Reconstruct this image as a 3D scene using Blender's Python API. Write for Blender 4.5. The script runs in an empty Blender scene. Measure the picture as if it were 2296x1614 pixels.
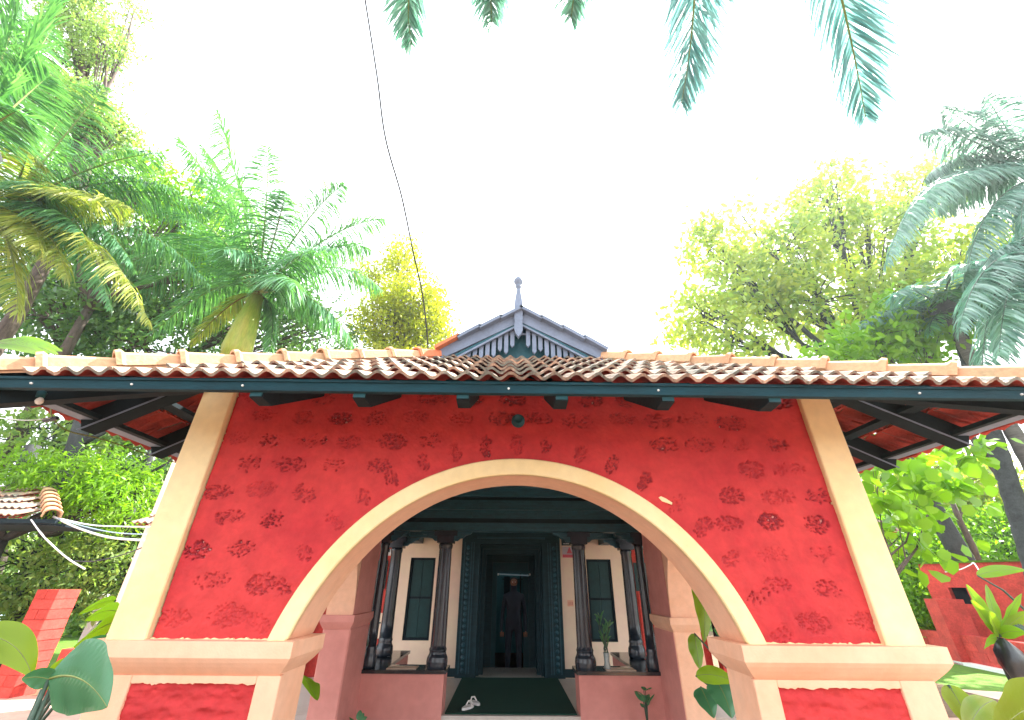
import bpy, math, random
import numpy as np
from mathutils import Vector, Matrix

random.seed(7); RS = np.random.RandomState(7)
rad = math.radians
SC = bpy.context.scene
COL = SC.collection

# ------------------------------------------------------------------ camera
PITCH, ROLL, YAW = rad(28.6), rad(0.5), rad(0.35)
EYE = Vector((-0.06, 0, 1.6))
CM = Matrix.Rotation(-YAW, 3, 'Z') @ Matrix.Rotation(math.pi/2+PITCH, 3, 'X') @ Matrix.Rotation(ROLL, 3, 'Z')
cam_d = bpy.data.cameras.new('camera'); cam = bpy.data.objects.new('camera', cam_d); COL.objects.link(cam)
cam.matrix_world = Matrix.Translation(EYE) @ CM.to_4x4()
cam_d.sensor_width = 36; cam_d.lens = 36*923/2295; cam_d.clip_end = 2000; cam_d.clip_start = 0.05
SC.camera = cam
def at(px, py, **k):
    """world point seen at photo pixel (2295 wide survey copy) on the plane X/Y/Z = value"""
    d = CM @ Vector(((px-1147.5)/923, -(py-807)/923, -1))
    (a, v), = k.items(); i = 'XYZ'.index(a); t = (v-EYE[i])/d[i]
    return EYE + d*t

# ------------------------------------------------------------------ world, sun, exposure
SUN_EL, SUN_AZ = rad(50), rad(58)          # azimuth from +Y towards +X
w = bpy.data.worlds.new('World'); SC.world = w; w.use_nodes = True
nt = w.node_tree; nt.nodes.clear()
sky = nt.nodes.new('ShaderNodeTexSky'); sky.sky_type = 'NISHITA'; sky.sun_disc = False
sky.sun_elevation = SUN_EL; sky.sun_rotation = SUN_AZ; sky.air_density = 1.6; sky.dust_density = 5.0; sky.ozone_density = 1.0
tc = nt.nodes.new('ShaderNodeTexCoord'); nz = nt.nodes.new('ShaderNodeTexNoise'); nz.inputs['Scale'].default_value = 2.2; nz.inputs['Detail'].default_value = 5
nt.links.new(tc.outputs['Generated'], nz.inputs['Vector'])
mr = nt.nodes.new('ShaderNodeMapRange'); mr.inputs[1].default_value = .3; mr.inputs[2].default_value = .7; mr.inputs[3].default_value = .72; mr.inputs[4].default_value = .96
nt.links.new(nz.outputs['Fac'], mr.inputs[0])
mx = nt.nodes.new('ShaderNodeMix'); mx.data_type = 'RGBA'
nt.links.new(mr.outputs[0], mx.inputs[0]); nt.links.new(sky.outputs[0], mx.inputs[6]); mx.inputs[7].default_value = (8.6, 8.9, 9.4, 1)   # thin bright cloud veil
bg = nt.nodes.new('ShaderNodeBackground'); bg.inputs[1].default_value = .075
nt.links.new(mx.outputs[2], bg.inputs[0])
wo = nt.nodes.new('ShaderNodeOutputWorld'); nt.links.new(bg.outputs[0], wo.inputs[0])
sd = bpy.data.lights.new('sun', 'SUN'); sd.energy = 4.0; sd.angle = rad(.6); sd.color = (1, .95, .86)
so = bpy.data.objects.new('sun', sd); COL.objects.link(so)
sv = Vector((math.sin(SUN_AZ)*math.cos(SUN_EL), math.cos(SUN_AZ)*math.cos(SUN_EL), math.sin(SUN_EL)))
so.rotation_euler = sv.to_track_quat('Z', 'Y').to_euler(); so.location = sv*60
SC.view_settings.view_transform = 'Standard'; SC.view_settings.look = 'None'
SC.view_settings.exposure = 2.5; SC.view_settings.gamma = 1; SC.view_settings.use_curve_mapping = False
SC.render.engine = 'CYCLES'; SC.cycles.max_bounces = 8; SC.cycles.diffuse_bounces = 5; SC.cycles.transmission_bounces = 4; SC.cycles.transparent_max_bounces = 4

# ------------------------------------------------------------------ materials
def _new(name):
    m = bpy.data.materials.new(name); m.use_nodes = True; n = m.node_tree; n.nodes.clear()
    return m, n, n.nodes.new('ShaderNodeOutputMaterial')
def mat(name, col, rough=.75, var=.18, scale=6, bump=.15, bscale=60, spec=.3, col2=None, rnd=0., stretch=None, metal=0, mix2=(.42, .66), pit=None):
    m, n, out = _new(name); L = n.links
    b = n.nodes.new('ShaderNodeBsdfPrincipled'); b.inputs['Roughness'].default_value = rough
    b.inputs['Specular IOR Level'].default_value = spec; b.inputs['Metallic'].default_value = metal
    g = n.nodes.new('ShaderNodeNewGeometry'); pos = g.outputs['Position']
    if stretch:
        mp = n.nodes.new('ShaderNodeMapping'); mp.inputs['Scale'].default_value = stretch; L.new(pos, mp.inputs[0]); pos = mp.outputs[0]
    t = n.nodes.new('ShaderNodeTexNoise'); t.inputs['Scale'].default_value = scale; t.inputs['Detail'].default_value = 7; t.inputs['Roughness'].default_value = .62
    L.new(pos, t.inputs['Vector'])
    r = n.nodes.new('ShaderNodeMapRange'); r.inputs[1].default_value, r.inputs[2].default_value = mix2; L.new(t.outputs['Fac'], r.inputs[0])
    c = n.nodes.new('ShaderNodeMix'); c.data_type = 'RGBA'; L.new(r.outputs[0], c.inputs[0])
    c.inputs[6].default_value = (*col, 1)
    c2 = col2 or tuple(x*(1-var) for x in col); c.inputs[7].default_value = (*c2, 1)
    res = c.outputs[2]
    # hue/value jitter per object and finer mottling
    h = n.nodes.new('ShaderNodeHueSaturation'); L.new(res, h.inputs['Color'])
    t2 = n.nodes.new('ShaderNodeTexNoise'); t2.inputs['Scale'].default_value = scale*7; t2.inputs['Detail'].default_value = 4; L.new(pos, t2.inputs['Vector'])
    r2 = n.nodes.new('ShaderNodeMapRange'); r2.inputs[1].default_value = .3; r2.inputs[2].default_value = .7; r2.inputs[3].default_value = 1-var*.5; r2.inputs[4].default_value = 1+var*.5
    L.new(t2.outputs['Fac'], r2.inputs[0])
    if rnd:
        oi = n.nodes.new('ShaderNodeObjectInfo'); r3 = n.nodes.new('ShaderNodeMapRange'); r3.inputs[3].default_value = 1-rnd; r3.inputs[4].default_value = 1+rnd
        L.new(oi.outputs['Random'], r3.inputs[0]); mu = n.nodes.new('ShaderNodeMath'); mu.operation = 'MULTIPLY'
        L.new(r2.outputs[0], mu.inputs[0]); L.new(r3.outputs[0], mu.inputs[1]); L.new(mu.outputs[0], h.inputs['Value'])
    else: L.new(r2.outputs[0], h.inputs['Value'])
    res = h.outputs[0]
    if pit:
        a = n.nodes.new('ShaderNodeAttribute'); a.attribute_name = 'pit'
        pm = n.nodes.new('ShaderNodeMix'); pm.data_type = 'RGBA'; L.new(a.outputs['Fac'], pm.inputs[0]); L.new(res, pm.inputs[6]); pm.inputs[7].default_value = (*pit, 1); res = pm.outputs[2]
    L.new(res, b.inputs['Base Color'])
    if bump:
        t3 = n.nodes.new('ShaderNodeTexNoise'); t3.inputs['Scale'].default_value = bscale; t3.inputs['Detail'].default_value = 5; L.new(pos, t3.inputs['Vector'])
        bp = n.nodes.new('ShaderNodeBump'); bp.inputs['Strength'].default_value = bump; bp.inputs['Distance'].default_value = .01
        L.new(t3.outputs['Fac'], bp.inputs['Height']); L.new(bp.outputs[0], b.inputs['Normal'])
    L.new(b.outputs[0], out.inputs[0]); return m
def leafmat(name, col, col2, trans=.45, scale=3, rough=.36, tcol=None):
    m, n, out = _new(name); L = n.links
    g = n.nodes.new('ShaderNodeNewGeometry')
    t = n.nodes.new('ShaderNodeTexNoise'); t.inputs['Scale'].default_value = scale; t.inputs['Detail'].default_value = 3; L.new(g.outputs['Position'], t.inputs['Vector'])
    rr = n.nodes.new('ShaderNodeMath'); rr.operation = 'MULTIPLY_ADD'; rr.inputs[1].default_value = .5; L.new(g.outputs['Random Per Island'], rr.inputs[0])
    r = n.nodes.new('ShaderNodeMapRange'); r.inputs[1].default_value = .25; r.inputs[2].default_value = .75; r.inputs[3].default_value = 0; r.inputs[4].default_value = .6; L.new(t.outputs['Fac'], r.inputs[0]); L.new(r.outputs[0], rr.inputs[2])
    c = n.nodes.new('ShaderNodeMix'); c.data_type = 'RGBA'; L.new(rr.outputs[0], c.inputs[0]); c.inputs[6].default_value = (*col, 1); c.inputs[7].default_value = (*col2, 1)
    b = n.nodes.new('ShaderNodeBsdfPrincipled'); b.inputs['Roughness'].default_value = rough; b.inputs['Specular IOR Level'].default_value = .5; L.new(c.outputs[2], b.inputs['Base Color'])
    tr = n.nodes.new('ShaderNodeBsdfTranslucent')
    hs = n.nodes.new('ShaderNodeMix'); hs.data_type = 'RGBA'; hs.blend_type = 'MULTIPLY'; hs.inputs[0].default_value = 1; hs.inputs[7].default_value = (*(tcol or (1.5, 1.6, .6)), 1); L.new(c.outputs[2], hs.inputs[6]); L.new(hs.outputs[2], tr.inputs[0])
    ms = n.nodes.new('ShaderNodeMixShader'); ms.inputs[0].default_value = trans; L.new(b.outputs[0], ms.inputs[1]); L.new(tr.outputs[0], ms.inputs[2]); L.new(ms.outputs[0], out.inputs[0])
    return m
def emat(name, col, e):
    m, n, out = _new(name); x = n.nodes.new('ShaderNodeEmission'); x.inputs[0].default_value = (*col, 1); x.inputs[1].default_value = e; n.links.new(x.outputs[0], out.inputs[0]); return m

M = dict(
    red=mat('red_limewash', (.54, .042, .042), .8, .22, 2.5, .35, 45, pit=(.15, .020, .036), col2=(.46, .028, .034)),  # pit tone: bare darker laterite with recess shade mixed into the colour
    redflat=mat('red_paint', (.56, .065, .05), .8, .3, 4, .3, 40, rnd=.12),
    cream=mat('cream_paint', (.83, .67, .38), .62, .10, 2.5, .12, 90, col2=(.79, .61, .31)),
    peach=mat('peach_paint', (.82, .50, .34), .65, .10, 2.5, .10, 90, col2=(.79, .44, .28)),
    pink=mat('salmon_paint', (.66, .28, .24), .65, .10, 1.5, .08, 80, col2=(.56, .22, .19)),
    mauve=mat('wall_salmon_shade', (.60, .27, .23), .7, .1, 1.5, .08, 80),
    fascia=mat('dark_teal_fascia', (.003, .036, .050), .85, .35, 3, .3, 30, stretch=(1, 8, 8)),
    wood=mat('dark_oiled_timber', (.012, .075, .105), .45, .35, 4, .3, 30, stretch=(2, 2, 8), spec=.45),  # teal of flare-lifted shadows put into the timber colour
    woodr=mat('dark_rafter_timber', (.004, .014, .020), .85, .3, 4, .25, 30),
    black=mat('polished_black_wood', (.022, .030, .042), .25, .3, 6, .1, 40, spec=.6),
    lav=mat('lavender_grey_board', (.17, .21, .29), .6, .15, 5, .2, 40, rnd=.08),
    gdark=mat('gable_dark_teal', (.015, .085, .11), .6, .2, 5, .2, 40),
    tile=mat('weathered_clay_tile', (.38, .24, .17), .85, .5, 7, .6, 60, rnd=.3, col2=(.19, .18, .15), mix2=(.42, .56)),
    tilein=mat('clay_tile_underside', (.42, .06, .045), .85, .3, 9, .3, 60, rnd=.2),
    hip=mat('hip_clay_tile', (.56, .30, .17), .8, .25, 5, .3, 50, rnd=.16, col2=(.42, .30, .17)),
    hipred=mat('new_orange_hip_tile', (.66, .20, .09), .75, .15, 5, .3, 50),
    granite=mat('black_granite', (.02, .025, .03), .15, .3, 30, 0, spec=.6),
    woodd=mat('darkest_carved_timber', (.008, .040, .052), .6, .35, 4, .3, 30, stretch=(2, 2, 8)),
    wallcream=mat('veranda_wall_cream', (.84, .68, .50), .7, .05, 1.5, .05, 80, col2=(.82, .60, .48)),
    green=mat('green_shutter', (.008, .045, .048), .5, .2, 5, .1),
    carpet=mat('green_carpet', (.006, .055, .038), .95, .35, 60, .5, 200),
    white=mat('white_paint', (.8, .8, .78), .6, .06, 5, .05),
    floor=mat('pale_tile_floor', (.55, .50, .45), .4, .1, 4, .05),
    grass=mat('lawn_grass', (.10, .20, .02), .95, .4, 6, .8, 90, col2=(.06, .14, .015)),
    soil=mat('brown_earth', (.16, .10, .06), .95, .4, 3, .6, 20),
    path=mat('pale_pink_paving', (.60, .42, .34), .8, .15, 2, .2, 40),
    stone=mat('grey_stone', (.16, .12, .12), .9, .45, 7, .9, 30, rnd=.3),
    bark=mat('grey_bark', (.13, .10, .085), .9, .45, 5, .9, 25, stretch=(3, 3, .7)),
    bark_d=mat('dark_bark', (.05, .055, .055), .9, .4, 5, .8, 25),
    pbark=mat('palm_trunk_bark', (.13, .12, .11), .9, .35, 3, .6, 20, stretch=(.6, .6, 6)),
    shaft=mat('green_crownshaft', (.22, .30, .035), .4, .3, 1.5, .1, 30, col2=(.34, .32, .06), stretch=(3, 3, .5)),
    brown=mat('brown_fibre', (.20, .10, .05), .9, .4, 8, .5),
    frondg=leafmat('palm_leaf_deep_green', (.010, .085, .045), (.17, .40, .20), .30, tcol=(1.7, 1.8, .5)),  # dark and pale leaflet tones paint in shadow and highlight
    frondy=leafmat('palm_leaf_yellow_green', (.09, .19, .03), (.44, .44, .12), .45),
    frondb=leafmat('palm_leaf_blue_green', (.02, .10, .08), (.26, .40, .34), .35, tcol=(1.2, 1.8, 1.4)),  # blue-green flare wash and leaflet highlights put into the colour
    frondp=leafmat('palm_leaf_flare_teal', (.06, .19, .20), (.22, .34, .34), .5, tcol=(1.3, 1.5, 1.4)),  # pale teal wash of the flare put into the frond colour
    rachis=mat('leaf_stalk', (.20, .24, .07), .5, .2, 6, .1),
    rachisd=mat('dark_leaf_stalk', (.06, .10, .07), .5, .2, 6, .1),
    leaf1=leafmat('leaf_mid_green', (.07, .19, .06), (.34, .44, .15), .45, 1.2),
    leaf2=leafmat('leaf_dark_green', (.015, .09, .06), (.18, .30, .09), .4, 1.2),
    leafy=leafmat('leaf_yellow_green', (.22, .29, .03), (.44, .42, .03), .5, .9),
    leafr=leafmat('leaf_pale_green', (.09, .24, .08), (.50, .52, .10), .5, .5),
    leafb=leafmat('leaf_bright_green', (.11, .27, .02), (.23, .40, .03), .5, 1.5),
    big1=leafmat('broad_leaf_deep', (.05, .18, .09), (.08, .24, .12), .25, 4, .35, (1.3, 2, .7)),
    big2=leafmat('broad_leaf_lime', (.14, .27, .012), (.24, .36, .02), .5, 3, .4),
    wire=mat('black_cable', (.03, .03, .035), .5, .1, 5, 0),
    wirew=mat('white_cable', (.7, .7, .7), .5, .1, 5, 0),
    shirt=mat('dark_cloth', (.02, .03, .045), .9, .2, 10, .2),
    skin=mat('brown_skin', (.22, .12, .08), .6, .1, 10, 0),
    hair=mat('black_hair', (.01, .01, .012), .6, .2, 30, .3),
    sgreen=mat('sign_black', (.01, .035, .045), .4, .1, 5, 0),
    spink=mat('sign_pink', (.62, .12, .16), .5, .1, 5, 0),
    sgrey=mat('poster_grey', (.55, .50, .55), .5, .1, 5, 0),
    glass=mat('vase_glass', (.35, .42, .42), .08, .1, 5, 0, spec=.8),
    tube=emat('tube_lamp_glow', (.55, .75, .85), .018),
    bag=mat('black_plastic_bag', (.015, .02, .022), .3, .3, 8, .6, 15, spec=.6),
    blue=mat('pale_blue_paint', (.35, .48, .60), .5, .1, 5, .05),
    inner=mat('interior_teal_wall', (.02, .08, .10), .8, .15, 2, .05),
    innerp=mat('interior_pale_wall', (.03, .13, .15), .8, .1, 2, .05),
)

# ------------------------------------------------------------------ mesh building
class MB:
    def __init__(s): s.v = []; s.f = []
    def add(s, vs, fs):
        o = len(s.v); s.v += [tuple(x) for x in vs]; s.f += [tuple(i+o for i in f) for f in fs]; return s
    def box(s, x0, x1, y0, y1, z0, z1):
        return s.add([(x0,y0,z0),(x1,y0,z0),(x1,y1,z0),(x0,y1,z0),(x0,y0,z1),(x1,y0,z1),(x1,y1,z1),(x0,y1,z1)],
                     [(0,3,2,1),(4,5,6,7),(0,1,5,4),(1,2,6,5),(2,3,7,6),(3,0,4,7)])
    def beam(s, p, q, wd, ht, up=(0,0,1)):
        p = Vector(p); q = Vector(q); d = (q-p).normalized(); a = d.cross(Vector(up)).normalized(); b = a.cross(d).normalized()
        vs = [c + a*(sx*wd/2) + b*(sz*ht/2) for c in (p, q) for sx, sz in ((-1,-1),(1,-1),(1,1),(-1,1))]
        return s.add(vs, [(0,1,2,3),(7,6,5,4),(0,4,5,1),(1,5,6,2),(2,6,7,3),(3,7,4,0)])
    def prism(s, poly, fn, d0, d1):
        """poly of 2d points, fn(u,v,d)->3d"""
        n = len(poly); vs = [fn(u,v,d0) for u,v in poly]+[fn(u,v,d1) for u,v in poly]
        fs = [tuple(range(n))[::-1], tuple(range(n,2*n))]+[(i,(i+1)%n,n+(i+1)%n,n+i) for i in range(n)]
        return s.add(vs, fs)
    def tube(s, pts, radii, n=6):
        pts = [Vector(p) for p in pts]; rings = []; o = len(s.v)
        for i, p in enumerate(pts):
            d = (pts[min(i+1,len(pts)-1)]-pts[max(i-1,0)])
            d = d.normalized() if d.length > 1e-9 else Vector((0,0,1))
            a = d.cross(Vector((0,0,1)) if abs(d.z) < .9 else Vector((1,0,0))).normalized(); b = d.cross(a)
            r = radii[i] if hasattr(radii,'__len__') else radii
            s.v += [tuple(p + a*(r*math.cos(t*2*math.pi/n)) + b*(r*math.sin(t*2*math.pi/n))) for t in range(n)]
        for i in range(len(pts)-1):
            for t in range(n):
                s.f.append((o+i*n+t, o+i*n+(t+1)%n, o+(i+1)*n+(t+1)%n, o+(i+1)*n+t))
        s.f.append(tuple(o+t for t in range(n))[::-1]); s.f.append(tuple(o+(len(pts)-1)*n+t for t in range(n)))
        return s
    def lathe(s, prof, c, n=20, mod=None):
        c = Vector(c); o = len(s.v)
        for k,(r,z) in enumerate(prof):
            for t in range(n):
                a = t*2*math.pi/n; rr = r*(mod(a,k) if mod else 1)
                s.v.append((c.x+rr*math.cos(a), c.y+rr*math.sin(a), c.z+z))
        for i in range(len(prof)-1):
            for t in range(n):
                s.f.append((o+i*n+t, o+i*n+(t+1)%n, o+(i+1)*n+(t+1)%n, o+(i+1)*n+t))
        s.f.append(tuple(o+t for t in range(n))[::-1]); s.f.append(tuple(o+(len(prof)-1)*n+t for t in range(n)))
        return s
    def build(s, name, m, parent=None, smooth=False, **props):
        me = bpy.data.meshes.new(name); me.from_pydata(s.v, [], s.f); me.update()
        if smooth: me.polygons.foreach_set('use_smooth', [True]*len(me.polygons))
        me.materials.append(M[m] if isinstance(m, str) else m)
        return link(name, me, parent, **props)
def link(name, me, parent=None, loc=None, **props):
    o = bpy.data.objects.new(name, me); COL.objects.link(o)
    if parent: o.parent = parent
    if loc: o.location = loc
    for k, v in props.items(): o[k] = v
    return o
def thing(name, label, cat, group=None):
    o = bpy.data.objects.new(name, None); COL.objects.link(o); o.empty_display_size = .2
    o['label'] = label; o['category'] = cat
    if group: o['group'] = group
    return o
def tag(o, label, cat, group=None):
    o['label'] = label; o['category'] = cat
    if group: o['group'] = group
    return o
def mesh_np(name, V, F, m, parent=None, smooth=False, **props):
    """V (n,3), F (m,k) arrays"""
    V = np.asarray(V, np.float32); F = np.asarray(F, np.int32); k = F.shape[1]
    me = bpy.data.meshes.new(name); me.vertices.add(len(V)); me.vertices.foreach_set('co', V.ravel())
    me.loops.add(F.size); me.loops.foreach_set('vertex_index', F.ravel())
    me.polygons.add(len(F)); me.polygons.foreach_set('loop_start', np.arange(0, F.size, k, dtype=np.int32)); me.polygons.foreach_set('loop_total', np.full(len(F), k, np.int32))
    me.update(calc_edges=True)
    if smooth: me.polygons.foreach_set('use_smooth', np.ones(len(F), bool))
    me.materials.append(M[m]); return link(name, me, parent, **props)

# ================================================================== SETTING
s = MB(); s.add([(-300,-60,0),(300,-60,0),(300,500,0),(-300,500,0)], [(0,1,2,3)]); s.build('ground', 'soil', kind='structure')
s = MB(); s.add([(8.2,2,.004),(60,2,.004),(60,60,.004),(8.2,60,.004)], [(0,1,2,3)]); s.build('lawn', 'grass', kind='structure')
s = MB(); s.add([(-60,8.4,.004),(-8.9,8.4,.004),(-8.9,60,.004),(-60,60,.004)], [(0,1,2,3)]); s.build('lawn', 'grass', kind='structure')
s = MB(); s.add([(-14,2,.008),(-3.2,2,.008),(-3.2,8.3,.008),(-14,8.3,.008)], [(0,1,2,3)]); s.build('paving', 'path', kind='structure')
s = MB(); s.add([(8.0,8.0,.008),(12,7.0,.008),(12,7.9,.008),(8.0,9.3,.008)], [(0,1,2,3)]); s.build('path', 'path', kind='structure')
s = MB(); s.add([(3.2,-3,.010),(7.9,-3,.010),(7.9,7.4,.010),(3.2,7.4,.010)], [(0,1,2,3)]); s.build('paving', 'path', kind='structure')
s = MB(); s.add([(-3.15,-8,.006),(3.15,-8,.006),(3.15,2.55,.006),(-3.15,2.55,.006)], [(0,1,2,3)]); s.build('forecourt', 'soil', kind='structure')
s = MB(); s.box(8.0,12,6.7,6.9,0,.12); s.build('kerb', 'white', kind='structure')

# ================================================================== PORCH
Y0, T = 2.65, .29
porch = thing('entrance_porch', 'red laterite entrance porch with cream round arch and clay tile roof', 'porch')
AC, RO, RI = .925, 1.385, 1.285

def pits_for(patches, rs):
    P = []
    for (u, v, a, b, ang) in patches:
        dens = rs.uniform(.55, 1.0); n = int(rs.uniform(75, 120)*dens*(a*b/.0045)); ca, sa = math.cos(ang), math.sin(ang)
        sz = rs.uniform(.75, 1.3); tone = rs.uniform(.15,1)*min(max((v-1.35)/.45,.12),1); n = int(n*rs.uniform(.5,1.5))  # painted pit shade grows stronger towards the wall head
        for _ in range(n):
            r = math.sqrt(rs.rand()); t = rs.rand()*6.283; x, y = a*r*math.cos(t), b*r*math.sin(t)
            P.append((u+x*ca-y*sa, v+x*sa+y*ca, abs(rs.normal(.0036,.0034))*sz+.0030, rs.uniform(.35,.8), rs.uniform(-.9,.9)+ang, rs.uniform(.4,1)*tone))
    return P
def relief(name, u0, u1, v0, v1, step, y, patches, keep=None, seed=1, m='red', parent=porch, rough=1.0):
    rs = np.random.RandomState(seed)
    nu, nv = int((u1-u0)/step)+1, int((v1-v0)/step)+1
    U, V = np.meshgrid(np.linspace(u0,u1,nu), np.linspace(v0,v1,nv)); D = np.zeros_like(U); pit = np.zeros_like(U)
    def sm(n, k):
        g = rs.randn(int((v1-v0)/n)+3, int((u1-u0)/n)+3)
        yi = (V-v0)/n; xi = (U-u0)/n; y0 = yi.astype(int); x0 = xi.astype(int); fy = yi-y0; fx = xi-x0; fy = fy*fy*(3-2*fy); fx = fx*fx*(3-2*fx)
        return k*((g[y0,x0]*(1-fx)+g[y0,x0+1]*fx)*(1-fy)+(g[y0+1,x0]*(1-fx)+g[y0+1,x0+1]*fx)*fy)
    D += sm(.25,.0022)+sm(.09,.0012)+sm(.03,.0006)+sm(.013,.0005)
    for (u,v,a,b,ang) in patches:       # the rough field round the pits
        ca, sa = math.cos(ang), math.sin(ang); X = (U-u)*ca+(V-v)*sa; Yy = -(U-u)*sa+(V-v)*ca
        q = np.clip(1.25-((X/a)**2+(Yy/b)**2)**.5, 0, 1)*rough
        if q.max() <= 0: continue
        D += q*(.003+.007*(rs.rand(*U.shape)-.5))
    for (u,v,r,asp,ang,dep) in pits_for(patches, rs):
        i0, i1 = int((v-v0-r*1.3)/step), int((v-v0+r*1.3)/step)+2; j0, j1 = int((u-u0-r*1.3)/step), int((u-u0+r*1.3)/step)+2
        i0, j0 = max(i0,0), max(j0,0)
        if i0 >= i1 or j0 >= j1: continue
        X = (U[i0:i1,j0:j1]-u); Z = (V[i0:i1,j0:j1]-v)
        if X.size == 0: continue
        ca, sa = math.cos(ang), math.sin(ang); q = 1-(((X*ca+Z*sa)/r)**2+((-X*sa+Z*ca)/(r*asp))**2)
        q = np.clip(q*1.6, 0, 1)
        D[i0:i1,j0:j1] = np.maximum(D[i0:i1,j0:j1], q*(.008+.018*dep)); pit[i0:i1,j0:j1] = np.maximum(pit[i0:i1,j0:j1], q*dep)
    Vv = np.stack([U, y+D, V], -1).reshape(-1,3)
    idx = np.arange(nu*nv).reshape(nv,nu)
    F = np.stack([idx[:-1,:-1], idx[:-1,1:], idx[1:,1:], idx[1:,:-1]], -1)
    if keep is not None:
        K = keep((U[:-1,:-1]+U[1:,1:])/2, (V[:-1,:-1]+V[1:,1:])/2); F = F[K]
    F = F.reshape(-1,4)
    used = np.unique(F); mp = -np.ones(nu*nv, int); mp[used] = np.arange(len(used))
    o = mesh_np(name, Vv[used], mp[F], m, parent, True)
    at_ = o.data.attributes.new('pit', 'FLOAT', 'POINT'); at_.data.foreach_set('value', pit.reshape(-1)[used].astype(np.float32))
    return o
rs = np.random.RandomState(3); patches = []
for k, z in enumerate([2.74, 2.59, 2.43, 2.262, 2.098, 1.94, 1.765, 1.60, 1.43]):
    x = -1.86 + (.13 if k % 2 else 0)
    while x < 1.92:
        d = math.hypot(x, z-AC); a = rs.uniform(.072,.115); b = rs.uniform(.042,.058)
        if d > RO+.205 and rs.rand() < .93: patches.append((x+rs.uniform(-.02,.02), z+rs.uniform(-.012,.012), a, b, rs.uniform(-.08,.08)))
        x += rs.uniform(.245,.285)
t = .30
while t < math.pi-.25:
    rr = RO+.105; patches.append((rr*math.cos(t), AC+rr*math.sin(t), rs.uniform(.055,.08), rs.uniform(.035,.048), t)); t += rs.uniform(.125,.155)
def keepw(u, v): return np.hypot(u, v-AC) > RO-.045
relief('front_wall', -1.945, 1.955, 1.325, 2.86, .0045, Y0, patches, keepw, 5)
# wall body behind the face
s = MB(); n = 60; xs = np.linspace(-1.95, 1.96, n+1); zb = [1.33 if abs(x) > 1.21 else AC+math.sqrt(max(RI**2-x*x,0)) for x in xs]
for i in range(n):
    z0, z1 = max(zb[i], 1.33), max(zb[i+1], 1.33); a, b = xs[i], xs[i+1]
    s.add([(a,Y0+.022,z0),(b,Y0+.022,z1),(b,Y0+.022,2.86),(a,Y0+.022,2.86),(a,Y0+T,z0),(b,Y0+T,z1),(b,Y0+T,2.86),(a,Y0+T,2.86)], [(0,1,2,3),(7,6,5,4),(4,5,1,0),(3,2,6,7)])
s.build('wall_core', 'pink', porch)
# arch band with its soffit
s = MB(); N = 72; a0 = math.asin((1.33-AC)/RO)-.003; ang = np.linspace(a0, math.pi-a0, N+1); rng = [(RI,Y0+T+.004),(RI,Y0-.024),(RI+.006,Y0-.030),(RO-.006,Y0-.030),(RO,Y0-.024),(RO,Y0+.02)]
vs = [(r*math.cos(a), y, max(AC+r*math.sin(a), 1.326)) for a in ang for r,y in rng]; k = len(rng)
s.add(vs, [(i*k+j,(i+1)*k+j,(i+1)*k+j+1,i*k+j+1) for i in range(N) for j in range(k-1)]); s.build('arch_band', 'cream', porch)
s = MB()
vs = [(r*math.cos(a), y, max(AC+r*math.sin(a), 1.326)) for a in ang for r,y in ((RI-.003,Y0-.005),(RI-.003,Y0+T+.006))]
s.add(vs, [(i*2,i*2+1,i*2+3,i*2+2) for i in range(N)]); s.build('arch_soffit', 'peach', porch, True)
# pilasters, imposts, lower piers
def mitre_box(name, m, x0, x1, y0, y1, z0, z1, bev=.006, parent=porch):
    s = MB(); b = bev
    s.prism([(x0+b,y0),(x1-b,y0),(x1,y0+b),(x1,y1-b),(x1-b,y1),(x0+b,y1),(x0,y1-b),(x0,y0+b)], lambda u,v,d: (u,v,d), z0, z1)
    return s.build(name, m, parent)
def impost(x0, x1, y0, y1, z0, z1, ch, m, pr=.0):
    """slab with a hollow chamfer below; chamfer runs in by ch"""
    s = MB(); zc = z1-(z1-z0)*.46
    rings = [(0,z1),(0,zc)]+[(ch*(1-math.cos(q*math.pi/2/4))*.35+ch*.65*q/4, zc+(z0-zc)*q/4) for q in range(1,5)]
    vs = []
    for i,(d,z) in enumerate(rings): vs += [(x0+d,y0+d,z),(x1-d,y0+d,z),(x1-d,y1-d,z),(x0+d,y1-d,z)]
    fs = [(0,1,2,3)]
    for i in range(len(rings)-1):
        for j in range(4): fs.append((i*4+j,(i+1)*4+j,(i+1)*4+(j+1)%4,i*4+(j+1)%4))
    fs.append(tuple(len(vs)-4+j for j in (3,2,1,0)))
    s.add(vs, fs); return s.build('impost', m, porch)
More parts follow.
